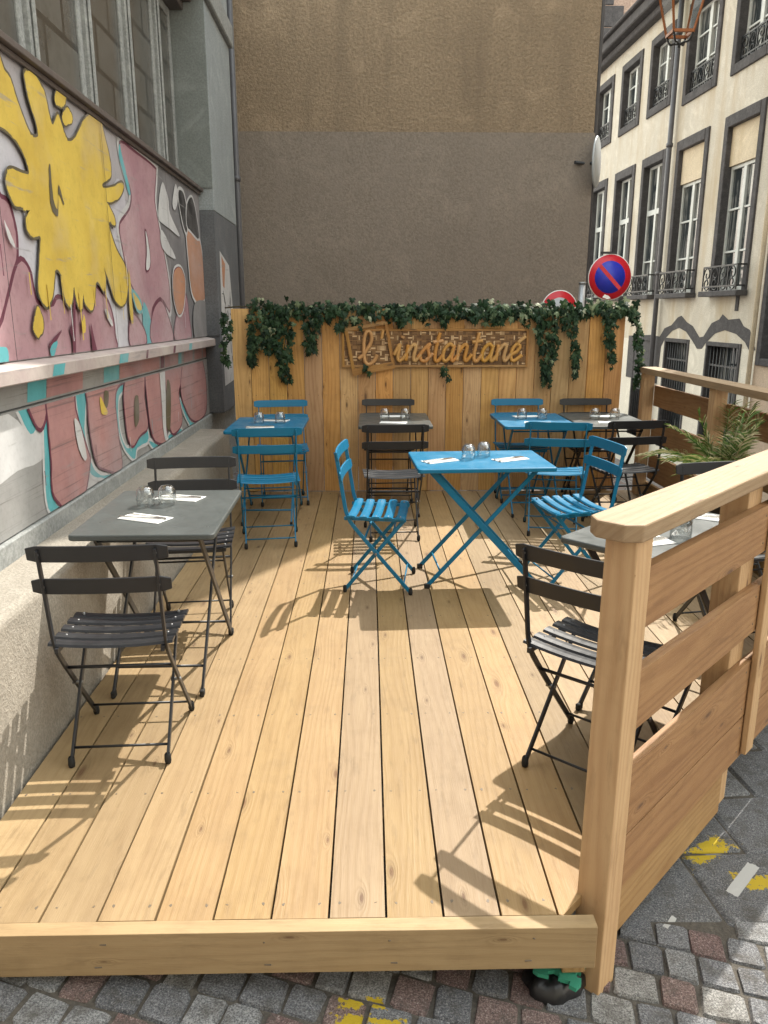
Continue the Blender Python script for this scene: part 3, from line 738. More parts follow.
stroke([(.62, 2.1), (.52, 1.55)], .005, -.13, .14, .122, wd=.028, rotf=lo_rot)
lt.build('lettering', M['sign_letter'], sg)
# ------------------------------------------------------------------ building on the left with the mural
LB = thing('mural_building', 'grey workshop building on the left covered in a pink and yellow graffiti mural', 'building', (-1.45, 3.0, 0))
LB.rotation_euler = (R(-.34), 0, R(.23))
def lbx(name, mat, lo, hi, bevel=0, **k):
    mb = MB(); mb.box(lo, hi); return mb.build(name, mat, LB, bevel=bevel)
lbx('upper_wall', M['muralbase'], (-.30, -7, 1.352), (0, 4.2, 2.57))
lbx('lower_wall', M['lowbase'], (-.30, -7, .662), (-.006, 5.4, 1.155))
lbx('frieze', M['lowbase'], (-.30, -7, 1.163), (-.012, 5.4, 1.27))
lbx('groove', M['greydark'], (-.30, -7, 1.15), (-.03, 5.4, 1.168))
lbx('plinth', M['greyframe'], (-.30, -7, -1.0), (.012, 7.0, .655), .006)
mb = MB(); mb.slab([(-.02, -7, 1.271), (.08, -7, 1.271), (.08, -7, 1.333), (-.02, -7, 1.352)], (0, 11.3, 0)); mb.build('ledge', M['ledge'], LB, bevel=.005)
mb = MB(); mb.box((-.2, -7, 2.57), (.045, 4.2, 2.60)); mb.box((.005, -7, 2.545), (.02, 4.2, 2.569)); mb.build('window_sill', M['sillmetal'], LB, bevel=.003)
# corner pillar, its paint changes to a darker grey low down
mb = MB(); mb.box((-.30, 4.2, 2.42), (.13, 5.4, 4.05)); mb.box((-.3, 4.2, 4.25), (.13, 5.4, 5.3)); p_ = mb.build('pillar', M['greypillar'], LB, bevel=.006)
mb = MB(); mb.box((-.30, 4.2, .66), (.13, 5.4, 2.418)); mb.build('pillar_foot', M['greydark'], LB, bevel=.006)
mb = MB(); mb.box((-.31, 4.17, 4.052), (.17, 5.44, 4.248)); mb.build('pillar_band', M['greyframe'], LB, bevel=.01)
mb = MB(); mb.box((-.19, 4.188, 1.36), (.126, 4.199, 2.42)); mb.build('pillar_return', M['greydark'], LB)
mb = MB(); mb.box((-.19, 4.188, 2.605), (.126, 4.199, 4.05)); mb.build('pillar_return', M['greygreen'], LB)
lbx('rear_wall', M['greyframe'], (-.3, 5.4, .66), (-.02, 6.79, 5.3))
lbx('body', M['greydark'], (-6, -7, -1), (-.305, 6.79, 5.3))
# big glazed bay
mb = MB(); mb.box((-.3, -7, 4.06), (-.02, 4.2, 5.3)); mb.build('wall_over_window', M['greyframe'], LB)
mb = MB(); mb.box((-.2, -7, 4.02), (.03, 4.19, 4.06)); mb.box((-.2, -7, 3.96), (-.04, 4.19, 4.02)); mb.box((-.02, -7, 4.065), (.10, 4.19, 4.16)); mb.build('window_head', M['sillmetal'], LB, bevel=.006)
ms = [-1.42, -.58, .26, 1.12, 1.95, 2.78, 3.60]
bounds = [-2.2]+ms+[4.19]
for k in range(len(bounds)-1):
    a, b = bounds[k], bounds[k+1]
    mb = MB()
    mb.box((-.20, a+.034, 2.601), (-.145, a+.095, 3.958)); mb.box((-.20, b-.095, 2.601), (-.145, b-.034, 3.958))
    mb.box((-.20, a+.096, 2.602), (-.15, b-.096, 2.67)); mb.box((-.20, a+.096, 3.89), (-.15, b-.096, 3.957))
    wf = mb.build('window', M['greyframe'], LB, bevel=.006)
    mb = MB(); mb.box((-.165, a+.085, 2.66), (-.158, b-.085, 3.90)); mb.build('pane', M['reflpane'], wf)
for a in ms:
    mb = MB(); mb.box((-.21, a-.032, 2.601), (-.118, a+.032, 3.959)); mb.box((-.1175, a-.016, 2.601), (-.10, a+.016, 3.958)); mb.build('mullion', M['greyframe'], LB, bevel=.008)
# mural: painted outlines laid a couple of millimetres apart
def offset(P, d):
    n = len(P); A = sum(P[i].x*P[(i+1) % n].y-P[(i+1) % n].x*P[i].y for i in range(n)); sgn = 1 if A > 0 else -1
    out = []
    for i in range(n):
        a, b, c = P[i-1], P[i], P[(i+1) % n]
        e1 = (b-a); e2 = (c-b)
        if e1.length < 1e-6 or e2.length < 1e-6: out.append(b.copy()); continue
        n1 = Vector((e1.y, -e1.x)).normalized()*sgn; n2 = Vector((e2.y, -e2.x)).normalized()*sgn
        m_ = n1+n2
        if m_.length < .3: m_ = n1
        else: m_ = m_/max(.6, m_.length_squared/2)
        if m_.length > 1.6: m_ = m_.normalized()*1.6
        out.append(b+m_*d)
    return out
mur_names = list(MUR); mi = {k: i for i, k in enumerate(mur_names)}
parts = {'up': MB(), 'low': MB()}
lay = {'up': .0015, 'low': -.0045}
def clipz(P, lo, hi):
    Q = [(p.x, p.y) for p in P]
    # Sutherland-Hodgman works for the mild concavity used here
    Q = clip(Q, 0, -1, -lo); Q = clip(Q, 0, 1, hi) if Q else Q
    Q = clip(Q, 1, 0, 4.185 if hi > 2 else 5.3) if Q else Q
    Q = clip(Q, -1, 0, 2.5) if Q else Q
    return [Vector(q) for q in Q]
rj = random.Random(9)
for m_, pts, ol in MURAL:
    zc = sum(p[1] for p in pts)/len(pts)
    key = 'up' if zc > 1.3 else 'low'
    lo, hi = (1.356, 2.543) if key == 'up' else (.664, 1.149)
    P = [Vector((p.x, p.y)) for p in smooth_path([(a, b, 0) for a, b in pts], 4, closed=True)]
    stack = []
    for (om, od) in ol: stack.append((om, offset(P, od)))
    stack.sort(key=lambda q: 0)
    for om, Q in stack + [(m_, P)]:
        if om == m_: Q = [Vector((q.x+rj.gauss(0, .0018), q.y+rj.gauss(0, .0018))) for q in Q]
        Q = clipz(Q, lo, hi)
        if len(Q) < 3: continue
        parts[key].poly([(lay[key], q.x, q.y) for q in Q], mi[om]); lay[key] += .00035
def run(key, m_, y, z, ln, wd):
    x = lay[key]; lay[key] += .0003
    parts[key].poly([(x, y-wd, z), (x, y+wd, z), (x, y+wd*.7, z-ln*.8), (x, y+wd*1.1, z-ln), (x, y-wd*1.1, z-ln), (x, y-wd*.7, z-ln*.8)], mi[m_])
for y in (.42, .58, .83, 1.02, 1.22, 1.45, 1.66): run('up', 'yellow', y+rj.uniform(-.05, .05), rj.uniform(1.62, 1.72), rj.uniform(.08, .24), rj.uniform(.004, .008))
for y in (.2, .9, 1.8, 2.6, 3.3): run('up', rj.choice(['plum', 'pink', 'white']), y+rj.uniform(-.1, .1), rj.uniform(1.5, 1.9), rj.uniform(.08, .2), .005)
for y in (.5, 1.0, 1.6, 2.2, 2.9, 3.4): run('low', rj.choice(['plum', 'teal', 'white']), y+rj.uniform(-.1, .1), rj.uniform(.8, .95), rj.uniform(.06, .13), .004)
for y in (.22, 1.56, 2.95): parts['up'].poly([(lay['up'], y, 1.357), (lay['up'], y+.005, 1.357), (lay['up'], y+.005, 2.54), (lay['up'], y, 2.54)], mi['black'])
for key, nm in (('up', 'graffiti'), ('low', 'graffiti')):
    parts[key].build(nm, [M['m_'+k] for k in mur_names], LB, fix=False)
# coloured patches carried over the frieze and the ledge
mb = MB(); rr = random.Random(5)
def patch(y0, y1, z0, z1, x, m_): mb.poly([(x, y0, z0), (x, y1, z0), (x, y1+.03, z1), (x, y0+.03, z1)], mi[m_])
for y0, y1, m_ in ((.35, .55, 'teal'), (.56, 1.02, 'rose'), (1.35, 1.62, 'teal'), (1.64, 2.55, 'rose'), (2.58, 2.68, 'plum'), (2.7, 3.1, 'rose'), (3.12, 3.22, 'teal'), (3.3, 3.62, 'rose'), (3.7, 4.0, 'rose'), (4.05, 4.4, 'rose')):
    patch(y0, y1, 1.172, 1.266, -.0105, m_)
for y0, y1, m_ in ((.42, .55, 'teal'), (1.36, 1.52, 'teal'), (2.6, 2.66, 'plum'), (1.9, 1.94, 'plum'), (3.1, 3.2, 'teal')):
    patch(y0, y1, 1.278, 1.326, .0815, m_)
mb.build('painted_patches', [M['m_'+k] for k in mur_names], LB, fix=False)
# pasted tag on the pillar
mb = MB()
mb.poly([(.1315, 4.30, .9), (.1315, 4.85, .92), (.1315, 4.95, 1.5), (.1315, 4.82, 2.0), (.1315, 4.35, 2.1), (.1315, 4.28, 1.4)], mi['white'])
for q in range(26):
    y = rr.uniform(4.36, 4.8); z = rr.uniform(.95, 1.75); a = rr.uniform(0, 3.1)
    dy, dz = math.cos(a)*.05, math.sin(a)*.07
    mb.poly([(.1325, y-dy, z-dz), (.1325, y-dy+.016, z-dz+.006), (.1325, y+dy+.016, z+dz), (.1325, y+dy, z+dz-.01)], mi['black'])
mb.poly([(.133, 4.42, 1.8), (.133, 4.5, 1.78), (.133, 4.6, 2.0), (.133, 4.42, 2.06)], mi['skin'])
mb.build('pasted_poster', [M['m_'+k] for k in mur_names], LB, fix=False)
# rain pipe between the two buildings
mb = MB(); mb.tube([(.10, 5.75, -.2), (.10, 5.75, 5.3)], .03, 10)
for z in (1.0, 2.9, 4.7): mb.tube([(.10, 5.75, z), (.10, 5.75, z+.05)], .04, 10)
mb.build('rain_pipe', M['zincpipe'], LB)

# low roughcast wall along the deck
mb = MB()
pr = [(-1.163, -.3), (-1.215, .545), (-1.235, .565), (-1.46, .568), (-1.46, -.3)]
mb.slab([(p[0], -4, p[1]) for p in pr], (0, 10.68, 0))
o = mb.build('low_wall', M['concrete'], None, bevel=.012, segs=2)
tag(o, 'low roughcast concrete wall below the mural, running along the left of the deck', 'wall')

# ------------------------------------------------------------------ brown rendered building behind the fence
BB = thing('rendered_building', 'windowless brown roughcast gable wall rising behind the plank fence', 'building', (0, 9.8, 0))
mb = MB(); mb.box((-2.2, 0, 3.56), (2.635, 2.2, 12)); mb.build('upper_wall', M['wall_hi'], BB)
mb = MB(); mb.box((-2.2, -.012, -1), (2.647, 2.21, 3.557)); mb.build('lower_wall', M['wall_lo'], BB)
mb = MB(); mb.tube([(2.68, .12, -.3), (2.68, .12, 12)], .028, 8); mb.build('rain_pipe', M['zincpipe'], BB)
# round plate seen nearly edge-on at the corner
pl = thing('round_plate', 'pale round plate fixed to the corner of the brown building, seen almost edge-on', 'mirror', (2.66, 9.74, 3.23), R(66))
mb = MB(); mb.lathe([(0.0, 0), (.27, 0), (.285, .012), (.27, .024), (0, .02)], 32)
q = mb.build('disc', M['paleplaque'], pl); q.rotation_euler = (R(90), 0, 0)
mb = MB(); mb.tube([(0, .0, 0), (.05, .1, 0), (-.1, .22, 0)], .018, 8); mb.build('bracket', M['iron'], pl)

# ------------------------------------------------------------------ town house on the right
TH = thing('town_house', 'cream rendered town house with dark stone window surrounds across the street', 'building', (5.6, 12.0, 0), R(1.55))
def facade(y0, y1, z0, z1, holes, mat, parent, x=0.0, name='facade', zsplit=None, mat2=None):
    Y = sorted({y0, y1, *[h[0] for h in holes], *[h[1] for h in holes]}); Z = sorted({z0, z1, *[h[2] for h in holes], *[h[3] for h in holes], *([zsplit] if zsplit else [])})
    mb = MB()
    for i in range(len(Y)-1):
        for j in range(len(Z)-1):
            cy, cz = (Y[i]+Y[i+1])/2, (Z[j]+Z[j+1])/2
            if any(h[0] < cy < h[1] and h[2] < cz < h[3] for h in holes): continue
            b = len(mb.v)
            mb.v += [Vector((x, Y[i], Z[j])), Vector((x, Y[i], Z[j+1])), Vector((x, Y[i+1], Z[j+1])), Vector((x, Y[i+1], Z[j]))]
            mb.face((b, b+1, b+2, b+3), None, 1 if (zsplit and cz < zsplit) else 0)
    return mb.build(name, [mat, mat2 or mat], parent, fix=False)
first = [(6.82, 7.74), (5.08, 6.03), (3.47, 4.42), (1.73, 2.74), (-.04, .92), (8.6, 9.5)]
up = [(6.80, 7.74, 5.32, 6.42), (5.10, 6.03, 5.32, 6.42), (3.50, 4.40, 5.32, 6.42), (1.66, 2.70, 5.16, 6.46), (-.02, .92, 5.16, 6.46), (8.6, 9.5, 5.32, 6.42)]
low = [(1.68, 2.62, -.95, 1.0), (-.15, .90, -.95, 1.0), (3.3, 4.2, -.95, .98)]
holes = [(a, b, 1.84, 4.28) for a, b in first] + up + low
facade(-.75, 11.0, -3.2, 6.84, holes, M['cream'], TH, zsplit=1.0, mat2=M['cream_low'])
def reveal(y0, y1, z0, z1, dep, mat, name, parent, sur=.13, lint=.17, sill=.0, proud=.03):
    """stone surround standing proud of the wall plus its deep reveals"""
    mb = MB()
    mb.box((-proud, y0-sur, z0-sill), (dep, y0, z1+lint)); mb.box((-proud, y1, z0-sill), (dep, y1+sur, z1+lint))
    mb.box((-proud-.006, y0, z1), (dep, y1, z1+lint))
    if sill: mb.box((-proud-.004, y0, z0-sill), (dep, y1, z0))
    return mb.build(name, mat, parent, bevel=.008)
def casement(y0, y1, z0, z1, x, parent, bars, leaves=2, transom=None):
    mb = MB(); fw = .05
    mb.box((x, y0, z0), (x+.06, y0+fw, z1)); mb.box((x, y1-fw, z0), (x+.06, y1, z1))
    mb.box((x, y0+fw, z1-fw), (x+.059, y1-fw, z1)); mb.box((x, y0+fw, z0), (x+.059, y1-fw, z0+fw*1.6))
    if leaves == 2: ym = (y0+y1)/2; mb.box((x-.012, ym-.045, z0+fw), (x+.05, ym+.045, z1-fw))
    for z in bars: mb.box((x+.006, y0+fw, z-.016), (x+.046, y1-fw, z+.016))
    if transom: mb.box((x-.008, y0+fw, transom-.05), (x+.058, y1-fw, transom+.05))
    f = mb.build('window', M['winwhite'], parent, bevel=.004)
    g = MB(); g.box((x+.03, y0+.02, z0+.02), (x+.036, y1-.02, z1-.02)); g.build('pane', M['pane'], f)
    return f
def scroll(mb, cy, cz, r, x):
    pts = [(x, cy+r*(1-t*.75)*math.cos(7*t), cz+r*(1-t*.75)*math.sin(7*t)) for t in [i/16 for i in range(17)]]
    mb.tube(pts, .011, 5)
def balcony(y0, y1, z, h, x, parent, fancy=True, depth=.22):
    if fancy:
        mb = MB(); mb.box((x-depth-.03, y0-.08, z-.09), (x+.02, y1+.08, z-.005)); s_ = mb.build('balcony_slab', M['basalt'], parent, bevel=.01)
    mb = MB(); xx = x-depth
    for zz in (z+.06, z+h): mb.bar((xx, y0, zz), (xx, y1, zz), .025, .02, (0, 0, 1))
    if depth > .1:
        for yy in (y0, y1):
            for zz in (z+.06, z+h): mb.bar((xx, yy, zz), (x, yy, zz), .025, .02, (0, 0, 1))
    n = max(4, int((y1-y0)/.24))
    for i in range(n+1):
        y = y0+(y1-y0)*i/n; mb.bar((xx, y, z), (xx, y, z+h), .018, .018, (0, 1, 0))
    for i in range(n):
        y = y0+(y1-y0)*(i+.5)/n; hw = (y1-y0)/n/2
        scroll(mb, y, z+h*.68, hw*.85, xx); scroll(mb, y, z+h*.3, -hw*.85, xx)
    return mb.build('balcony_railing', M['iron'], parent)
for i, (a, b) in enumerate(first):
    reveal(a, b, 1.84, 4.28, .2, M['basalt'], 'window_surround', TH)
    if i in (3, 4):
        mb = MB(); mb.box((.05, a, 3.72), (.12, b, 4.28)); mb.build('shutter_box', M['shutterbox'], TH)
        casement(a, b, 1.84, 3.715, .09, TH, [2.45, 3.08])
    else:
        casement(a, b, 1.84, 4.28, .10, TH, [2.5], 2, 3.42)
    balcony(a-.10, b+.06, 1.86, .36, -.03, TH, depth=.13)
for (a, b, z0, z1) in up:
    reveal(a, b, z0, z1, .3, M['basalt'], 'window_surround', TH, sur=.13, lint=.14, sill=.14)
    casement(a, b, z0, z1, .10, TH, [z0+(z1-z0)*.36, z0+(z1-z0)*.68])
    balcony(a, b, z0+.02, .34, .05, TH, fancy=False, depth=.0)
for (a, b, z0, z1) in low:
    reveal(a, b, z0, z1, .25, M['basalt'], 'window_surround', TH, sur=.06, lint=.07, proud=.02)
    mb = MB(); mb.box((.2, a, z0), (.23, b, z1)); g_ = mb.build('window', M['pane'], TH)
    mb = MB()
    nb = 9
    for i in range(nb): y = a+(b-a)*(i+.5)/nb; mb.tube([(.03, y, z0), (.03, y, z1)], .011, 6)
    for z in (z0+.25, (z0+z1)/2, z1-.3): mb.bar((.03, a, z), (.03, b, z), .03, .012, (0, 0, 1))
    mb.build('window_grille', M['iron'], TH)
mb = MB()
band = [(4.6, .2), (4.6, 1.05), (3.4, 1.1), (2.95, 1.08), (2.75, 1.24), (2.45, 1.30), (2.2, 1.44), (2.05, 1.47), (1.8, 1.36), (1.55, 1.30), (1.25, 1.12), (1.1, 1.14), (.85, 1.36), (.6, 1.42), (.5, 1.5), (.3, 1.42), (-.05, 1.44), (-.2, 1.33), (-.4, 1.28), (-.62, 1.0),
        (-.48, .96), (-.3, 1.1), (0, 1.21), (.38, 1.26), (.7, 1.2), (.98, 1.05), (1.12, .94), (1.3, .93), (1.5, 1.05), (1.8, 1.2), (2.1, 1.26), (2.4, 1.2), (2.7, 1.05), (2.85, .9), (2.9, .2)]
mb.slab([(-.006, y, z) for y, z in band], (.004, 0, 0)); mb.build('painted_band', M['basalt'], TH)
mb = MB()
mb.box((-.30, -.75, 6.98), (.3, 11, 7.18)); mb.box((-.16, -.75, 6.842), (.3, 11, 6.98)); mb.box((-.38, -.75, 7.182), (.3, 11, 7.25)); mb.build('cornice', M['basalt'], TH, bevel=.02)
mb = MB(); mb.slab([(-.35, -.75, 7.252), (7, -.75, 9.4), (7, -.75, 7.3)], (0, 11.75, 0)); mb.build('roof', M['basalt'], TH)
mb = MB(); mb.box((.36, -.75, -3.2), (7, 11, 6.9)); mb.build('body', M['greydark'], TH)
mb = MB(); mb.tube([(-.10, 3.02, -1.5), (-.10, 3.02, 6.9)], .045, 10)
for z in (0.2, 2.2, 4.4, 6.2): mb.tube([(-.10, 3.02, z), (-.10, 3.02, z+.06)], .06, 10)
mb.build('rain_pipe', M['zincpipe'], TH)
mb = MB(); mb.box((-.012, .02, 1.55), (-.001, .12, 1.78)); mb.build('wall_plaque', M['basalt'], TH)
# neighbouring house, only its edge is in view
NH = thing('neighbour_house', 'pinkish beige house at the right edge beside the cream town house', 'building', (5.55, 11.2, 0), R(1.55))
holes = [(-1.35, -.15, .9, 2.35), (-1.35, -.15, 4.6, 6.6), (-4.2, -3.0, .9, 2.35), (-4.2, -3.0, 4.6, 6.6)]
facade(-7, .03, -3.2, 9.0, holes, M['pinkish'], NH)
mb = MB(); mb.box((.3, -7, -3.2), (7, .03, 9.0)); mb.build('body', M['greydark'], NH)
for (a, b, z0, z1) in holes:
    reveal(a, b, z0, z1, .25, M['basalt'], 'window_surround', NH, sur=.12, lint=.12, sill=.1)
    casement(a, b, z0, z1, .16, NH, [z0+(z1-z0)*.5])
mb = MB(); mb.tube([(-.05, .06, -3), (-.05, .06, 9)], .035, 8); mb.build('rain_pipe', M['shutterbox'], NH)
# far tower of pink rubble
TW = thing('stone_tower', 'far pink rubble stone building with dark corner stones above the cornice', 'building', (7.35, 27.5, 0))
mb = MB(); mb.box((0, 0, -4), (9, 9, 17)); mb.build('wall', M['pinkstone'], TW)
mb = MB()
for i in range(34): wv = .75 if i % 2 else .42; mb.box((-.01, -.03, -4+i*.62), (wv, .6 if i % 2 == 0 else .9, -4+i*.62+.60), axis=2)
mb.build('quoins', M['basalt'], TW, bevel=.02)

# unseen house added behind the camera to bounce warm sunlight into the shade
BH = thing('unseen_fill_house', 'unseen pale house added behind the camera to bounce sunlight onto the terrace', 'building', (0, -7.5, 0))
hs_ = [(a, a+1.1, b, b+1.9) for a in (-8, -5, -2, 1, 4, 7) for b in (1.2, 4.4, 7.4)]
fo_ = facade(-10, 12, -.4, 10.5, hs_, M['cream'], BH); fo_.rotation_euler = (0, 0, R(-90)); fo_.scale = (1, -1, 1)
mb = MB(); mb.box((-10, -6, -.4), (12, -.3, 10.5)); mb.build('body', M['greydark'], BH)

# ------------------------------------------------------------------ lantern on a bracket from the brown building
LN = thing('street_lantern', 'four-sided oxidised copper lantern hanging above the street by the cream house', 'lantern', (3.80, 10.5, 4.69))
mb = MB()
B4 = [(.11, 0), (0, .11), (-.11, 0), (0, -.11)]; B4 = [(x*.99, y*.99) for x, y in B4]
lowz, z0, z1 = 0, .12, .72
bot = [Vector((.17*math.cos(R(45+90*i)), .17*math.sin(R(45+90*i)), z0)) for i in range(4)]
top = [Vector((.34*math.cos(R(45+90*i)), .34*math.sin(R(45+90*i)), z1)) for i in range(4)]
for i in range(4):
    j = (i+1) % 4
    mb.bar(bot[i], top[i], .022, .022, (0, 0, 1)); mb.bar(bot[i], bot[j], .034, .03, (0, 0, 1)); mb.bar(top[i], top[j], .04, .035, (0, 0, 1))
mb.build('frame', M['copper'], LN)
mb = MB()
for i in range(4): mb.tube(smooth_path([bot[i], bot[i]*.7+Vector((0, 0, -.06)), Vector((bot[i].x*.35, bot[i].y*.35, .02)), (0, 0, .0)], 4), .013, 6)
mb.tube([(0, 0, .02), (0, 0, -.03)], .016, 6); mb.build('finial', M['iron'], LN)
for i in range(4):
    j = (i+1) % 4; g = MB(); b_ = [bot[i]*.97, bot[j]*.97, top[j]*.97, top[i]*.97]; g.v += b_; g.face((0, 1, 2, 3)); g.build('pane', M['lampglass'], LN, fix=False)
mb = MB(); k = len(mb.v); mb.v += [t_*1.12 for t_ in top]+[Vector((.09*math.cos(R(45+90*i)), .09*math.sin(R(45+90*i)), 1.0)) for i in range(4)]
for v in mb.v[:4]: v.z = z1+.02
for i in range(4): j = (i+1) % 4; mb.face((i, j, 4+j, 4+i))
mb.lathe([(.07, 1.0), (.08, 1.08), (.11, 1.1), (.02, 1.2), (0, 1.2)], 12); mb.build('cap', M['copper'], LN)
mb = MB(); mb.tube([(0, 0, 1.2), (0, 0, 1.5), (-1.08, 0, 1.5)], .022, 8); mb.tube(smooth_path([(-.25, 0, 1.5), (-.6, 0, 1.3), (-1.07, 0, 1.0)], 5), .016, 8); mb.build('bracket', M['iron'], LN)

# ------------------------------------------------------------------ traffic signs
def disc_sign(name, label, loc, r, rz, tilt, kind):
    t = thing(name, label, 'road sign', loc, rz)
    def ring(r0, r1, y0, y1, mat, nm, seg=48):
        mb = MB(); mb.lathe([(r0, y0), (r1, y0), (r1, y1), (r0, y1), (r0, y0)] if r0 > 0 else [(0, y0), (r1, y0), (r1, y1), (0, y1)], seg)
        o = mb.build(nm, mat, t); o.rotation_euler = (R(90), 0, 0); return o
    if kind == 'nopark':
        ring(0, r, -.002, .004, M['sign_white'], 'white_rim'); ring(0, r*.965, .0045, .006, M['sign_red'], 'red_border'); ring(0, r*.70, .0063, .0078, M['sign_blue'], 'blue_field')
        mb = MB(); mb.box((-r*.70, -.0096, -r*.085), (r*.70, -.008, r*.085)); o = mb.build('red_bar', M['sign_red'], t); o.rotation_euler = (0, R(45), 0)
        mb = MB(); mb.poly([(-r*.3, -.0105, -r*.87), (-r*.05, -.0105, -r*.95), (r*.1, -.0105, -r*1.0+.02), (-r*.02, -.0105, -r*.80), (-r*.2, -.0105, -r*.74)]); mb.build('paper_scrap', M['napkin'], t)
        mb = MB(); mb.box((-.1, -.01, r), (.05, .03, r+.02)); mb.build('bracket', M['iron'], t)
    else:
        ring(0, r, -.002, .004, M['sign_white'], 'white_rim'); ring(0, r*.955, .0045, .006, M['sign_red'], 'red_border'); ring(0, r*.62, .0063, .0078, M['paleplaque'], 'field')
    mb = MB(); mb.tube([(0, .035, -loc[2]-.2), (0, .035, .05)], .03, 10); mb.build('pole', M['galv'], t)
    return t
disc_sign('no_parking_sign', 'round red and blue no parking sign above the ivy at the fence end', (2.40, 8.0, 1.875), .222, R(4), 0, 'nopark')
disc_sign('round_sign', 'round red sign mostly hidden behind the ivy on the fence', (2.08, 8.7, 1.565), .205, R(6), 0, 'plain')
mb = MB(); mb.tube([(2.37, 8.9, -.3), (2.37, 8.9, 1.84)], .035, 10); mb.tube([(2.37, 8.9, 1.84), (2.37, 8.9, 1.86)], .04, 10)
tag(mb.build('metal_post', M['galv']), 'thin pale metal post between the two round road signs', 'post')
# ------------------------------------------------------------------ ivy
def leaf(mb, p, nrm, up, s):
    nrm = Vector(nrm).normalized(); up = Vector(up); up = (up-nrm*up.dot(nrm)).normalized(); sd = up.cross(nrm)
    shp = [(0, .02), (.30, -.16), (.50, .12), (.30, .24), (.38, .58), (.16, .52), (0, 1.0), (-.16, .52), (-.38, .58), (-.30, .24), (-.50, .12), (-.30, -.16)]
    b = len(mb.v); mb.v.append(p + (sd*0 - up*.35)*s + nrm*.10*s)
    for x, y in shp: mb.v.append(p + (sd*x - up*y)*s - nrm*(abs(x)*.25+max(0, y-.5)*.2)*s)
    n = len(shp)
    for i in range(n): mb.face((b, b+1+i, b+1+(i+1) % n))
ri = random.Random(11)
def rleaf(mb, p, s, spread=.7):
    nr = Vector((ri.gauss(0, spread), -1+ri.gauss(0, .35), ri.gauss(.35, .5))); up = Vector((ri.gauss(0, .55), 0, 1))
    leaf(mb, p, nr, up, s)
def strand(label, x, ztop, zbot, wid, n, y=None, pale=.1, group='ivy strands hanging down the plank fence', xdrift=0.0, taper=.5):
    y = FY-.03 if y is None else y
    mb = MB(); path = []
    m_ = 8; ph = ri.uniform(0, 6)
    for i in range(m_+1):
        t = i/m_; path.append(Vector((x+xdrift*t+math.sin(ph+t*5)*.018, y-.004-.02*math.sin(t*3), ztop+(zbot-ztop)*t)))
    mb.tube(path, .0035, 5, 1)
    wid *= .8
    for k in range(int(n*.72)):
        t = ri.random()**.9; f = t*m_; i = min(int(f), m_-1); p = path[i].lerp(path[i+1], f-i)
        wv = wid*(1-taper*t)
        q = p+Vector((ri.uniform(-wv, wv), -abs(ri.gauss(0, .022)), ri.uniform(-.02, .02)))
        rleaf(mb, q, ri.uniform(.040, .075))
    o = mb.build('ivy_strand', [M['ivy'], M['stem']], None, fix=False)
    tag(o, label, 'ivy', group); return o
# garland lying along the top of the fence
mb = MB(); pth = []
for i in range(40):
    t = i/39; pth.append(Vector((-1.2+3.46*t, FY-.005+.02*math.sin(i*1.3), 1.575+.012*math.sin(i*.9))))
mb.tube(pth, .006, 5, 2)
for k in range(900):
    x = ri.uniform(-1.02, 2.27); q = Vector((x, FY+ri.uniform(-.06, .05), 1.565+ri.gauss(0, .032)))
    dens = .35 if x < -.9 else 1
    if ri.random() > dens: continue
    low = ri.random()
    if low < .25: q.z -= abs(ri.gauss(0, .04)); q.y = FY-.03-abs(ri.gauss(0, .02))
    pale = ri.random() < (.3 if (x > 1.0 or -.35 < x < .2) else .05)
    b0 = len(mb.f); rleaf(mb, q, ri.uniform(.042, .085), .9)
    if pale:
        for fi in range(b0, len(mb.f)): mb.mi[fi] = 1
tag(mb.build('ivy_garland', [M['ivy'], M['ivy_pale'], M['stem']], None, fix=False), 'thick dark green ivy garland lying along the top of the plank fence', 'ivy')
for a in [
    ('thin ivy strand hanging down the far left edge of the fence', -1.19, 1.53, 1.12, .055, 60, FY-.03),
    ('ivy strand on the second fence plank, left of the dense cluster', -.98, 1.55, 1.12, .065, 90, None),
    ('wide dense upper ivy clump left of the sign', -.80, 1.58, 1.20, .16, 190, None),
    ('longest ivy clump left of the sign ending above the left blue table', -.70, 1.50, .98, .10, 140, None),
    ('short ivy tuft right of the dense left clump', -.48, 1.56, 1.20, .09, 85, None),
    ('short ivy tuft just left of the wooden sign', -.22, 1.57, 1.40, .06, 45, None),
    ('short ivy tuft above the left half of the wooden sign', .28, 1.57, 1.47, .13, 60, None),
    ('short ivy tuft above the middle of the wooden sign', .66, 1.57, 1.46, .08, 45, None),
    ('short ivy tuft above the right end of the wooden sign', 1.08, 1.57, 1.46, .10, 50, None)]:
    strand(*a)
strand('long ivy strand just right of the wooden sign', 1.42, 1.56, .93, .075, 130, xdrift=.12)
strand('short leafy ivy strand beside the long one right of the sign', 1.56, 1.56, 1.16, .06, 60)
strand('narrow ivy strand third from the right fence end', 1.70, 1.56, .98, .05, 85, xdrift=.06)
strand('bushy ivy strand under the no parking sign', 2.02, 1.56, 1.08, .06, 95, xdrift=.06)
strand('ivy strand trailing over the right end of the fence', 2.245, 1.58, .92, .055, 110, y=FY-.02, xdrift=.06)
strand('few dark ivy leaves showing under the left part of the sign', -.03, 1.10, 1.03, .04, 10, taper=0)
strand('few dark ivy leaves showing under the middle of the sign', .66, 1.12, .99, .03, 12, taper=0)

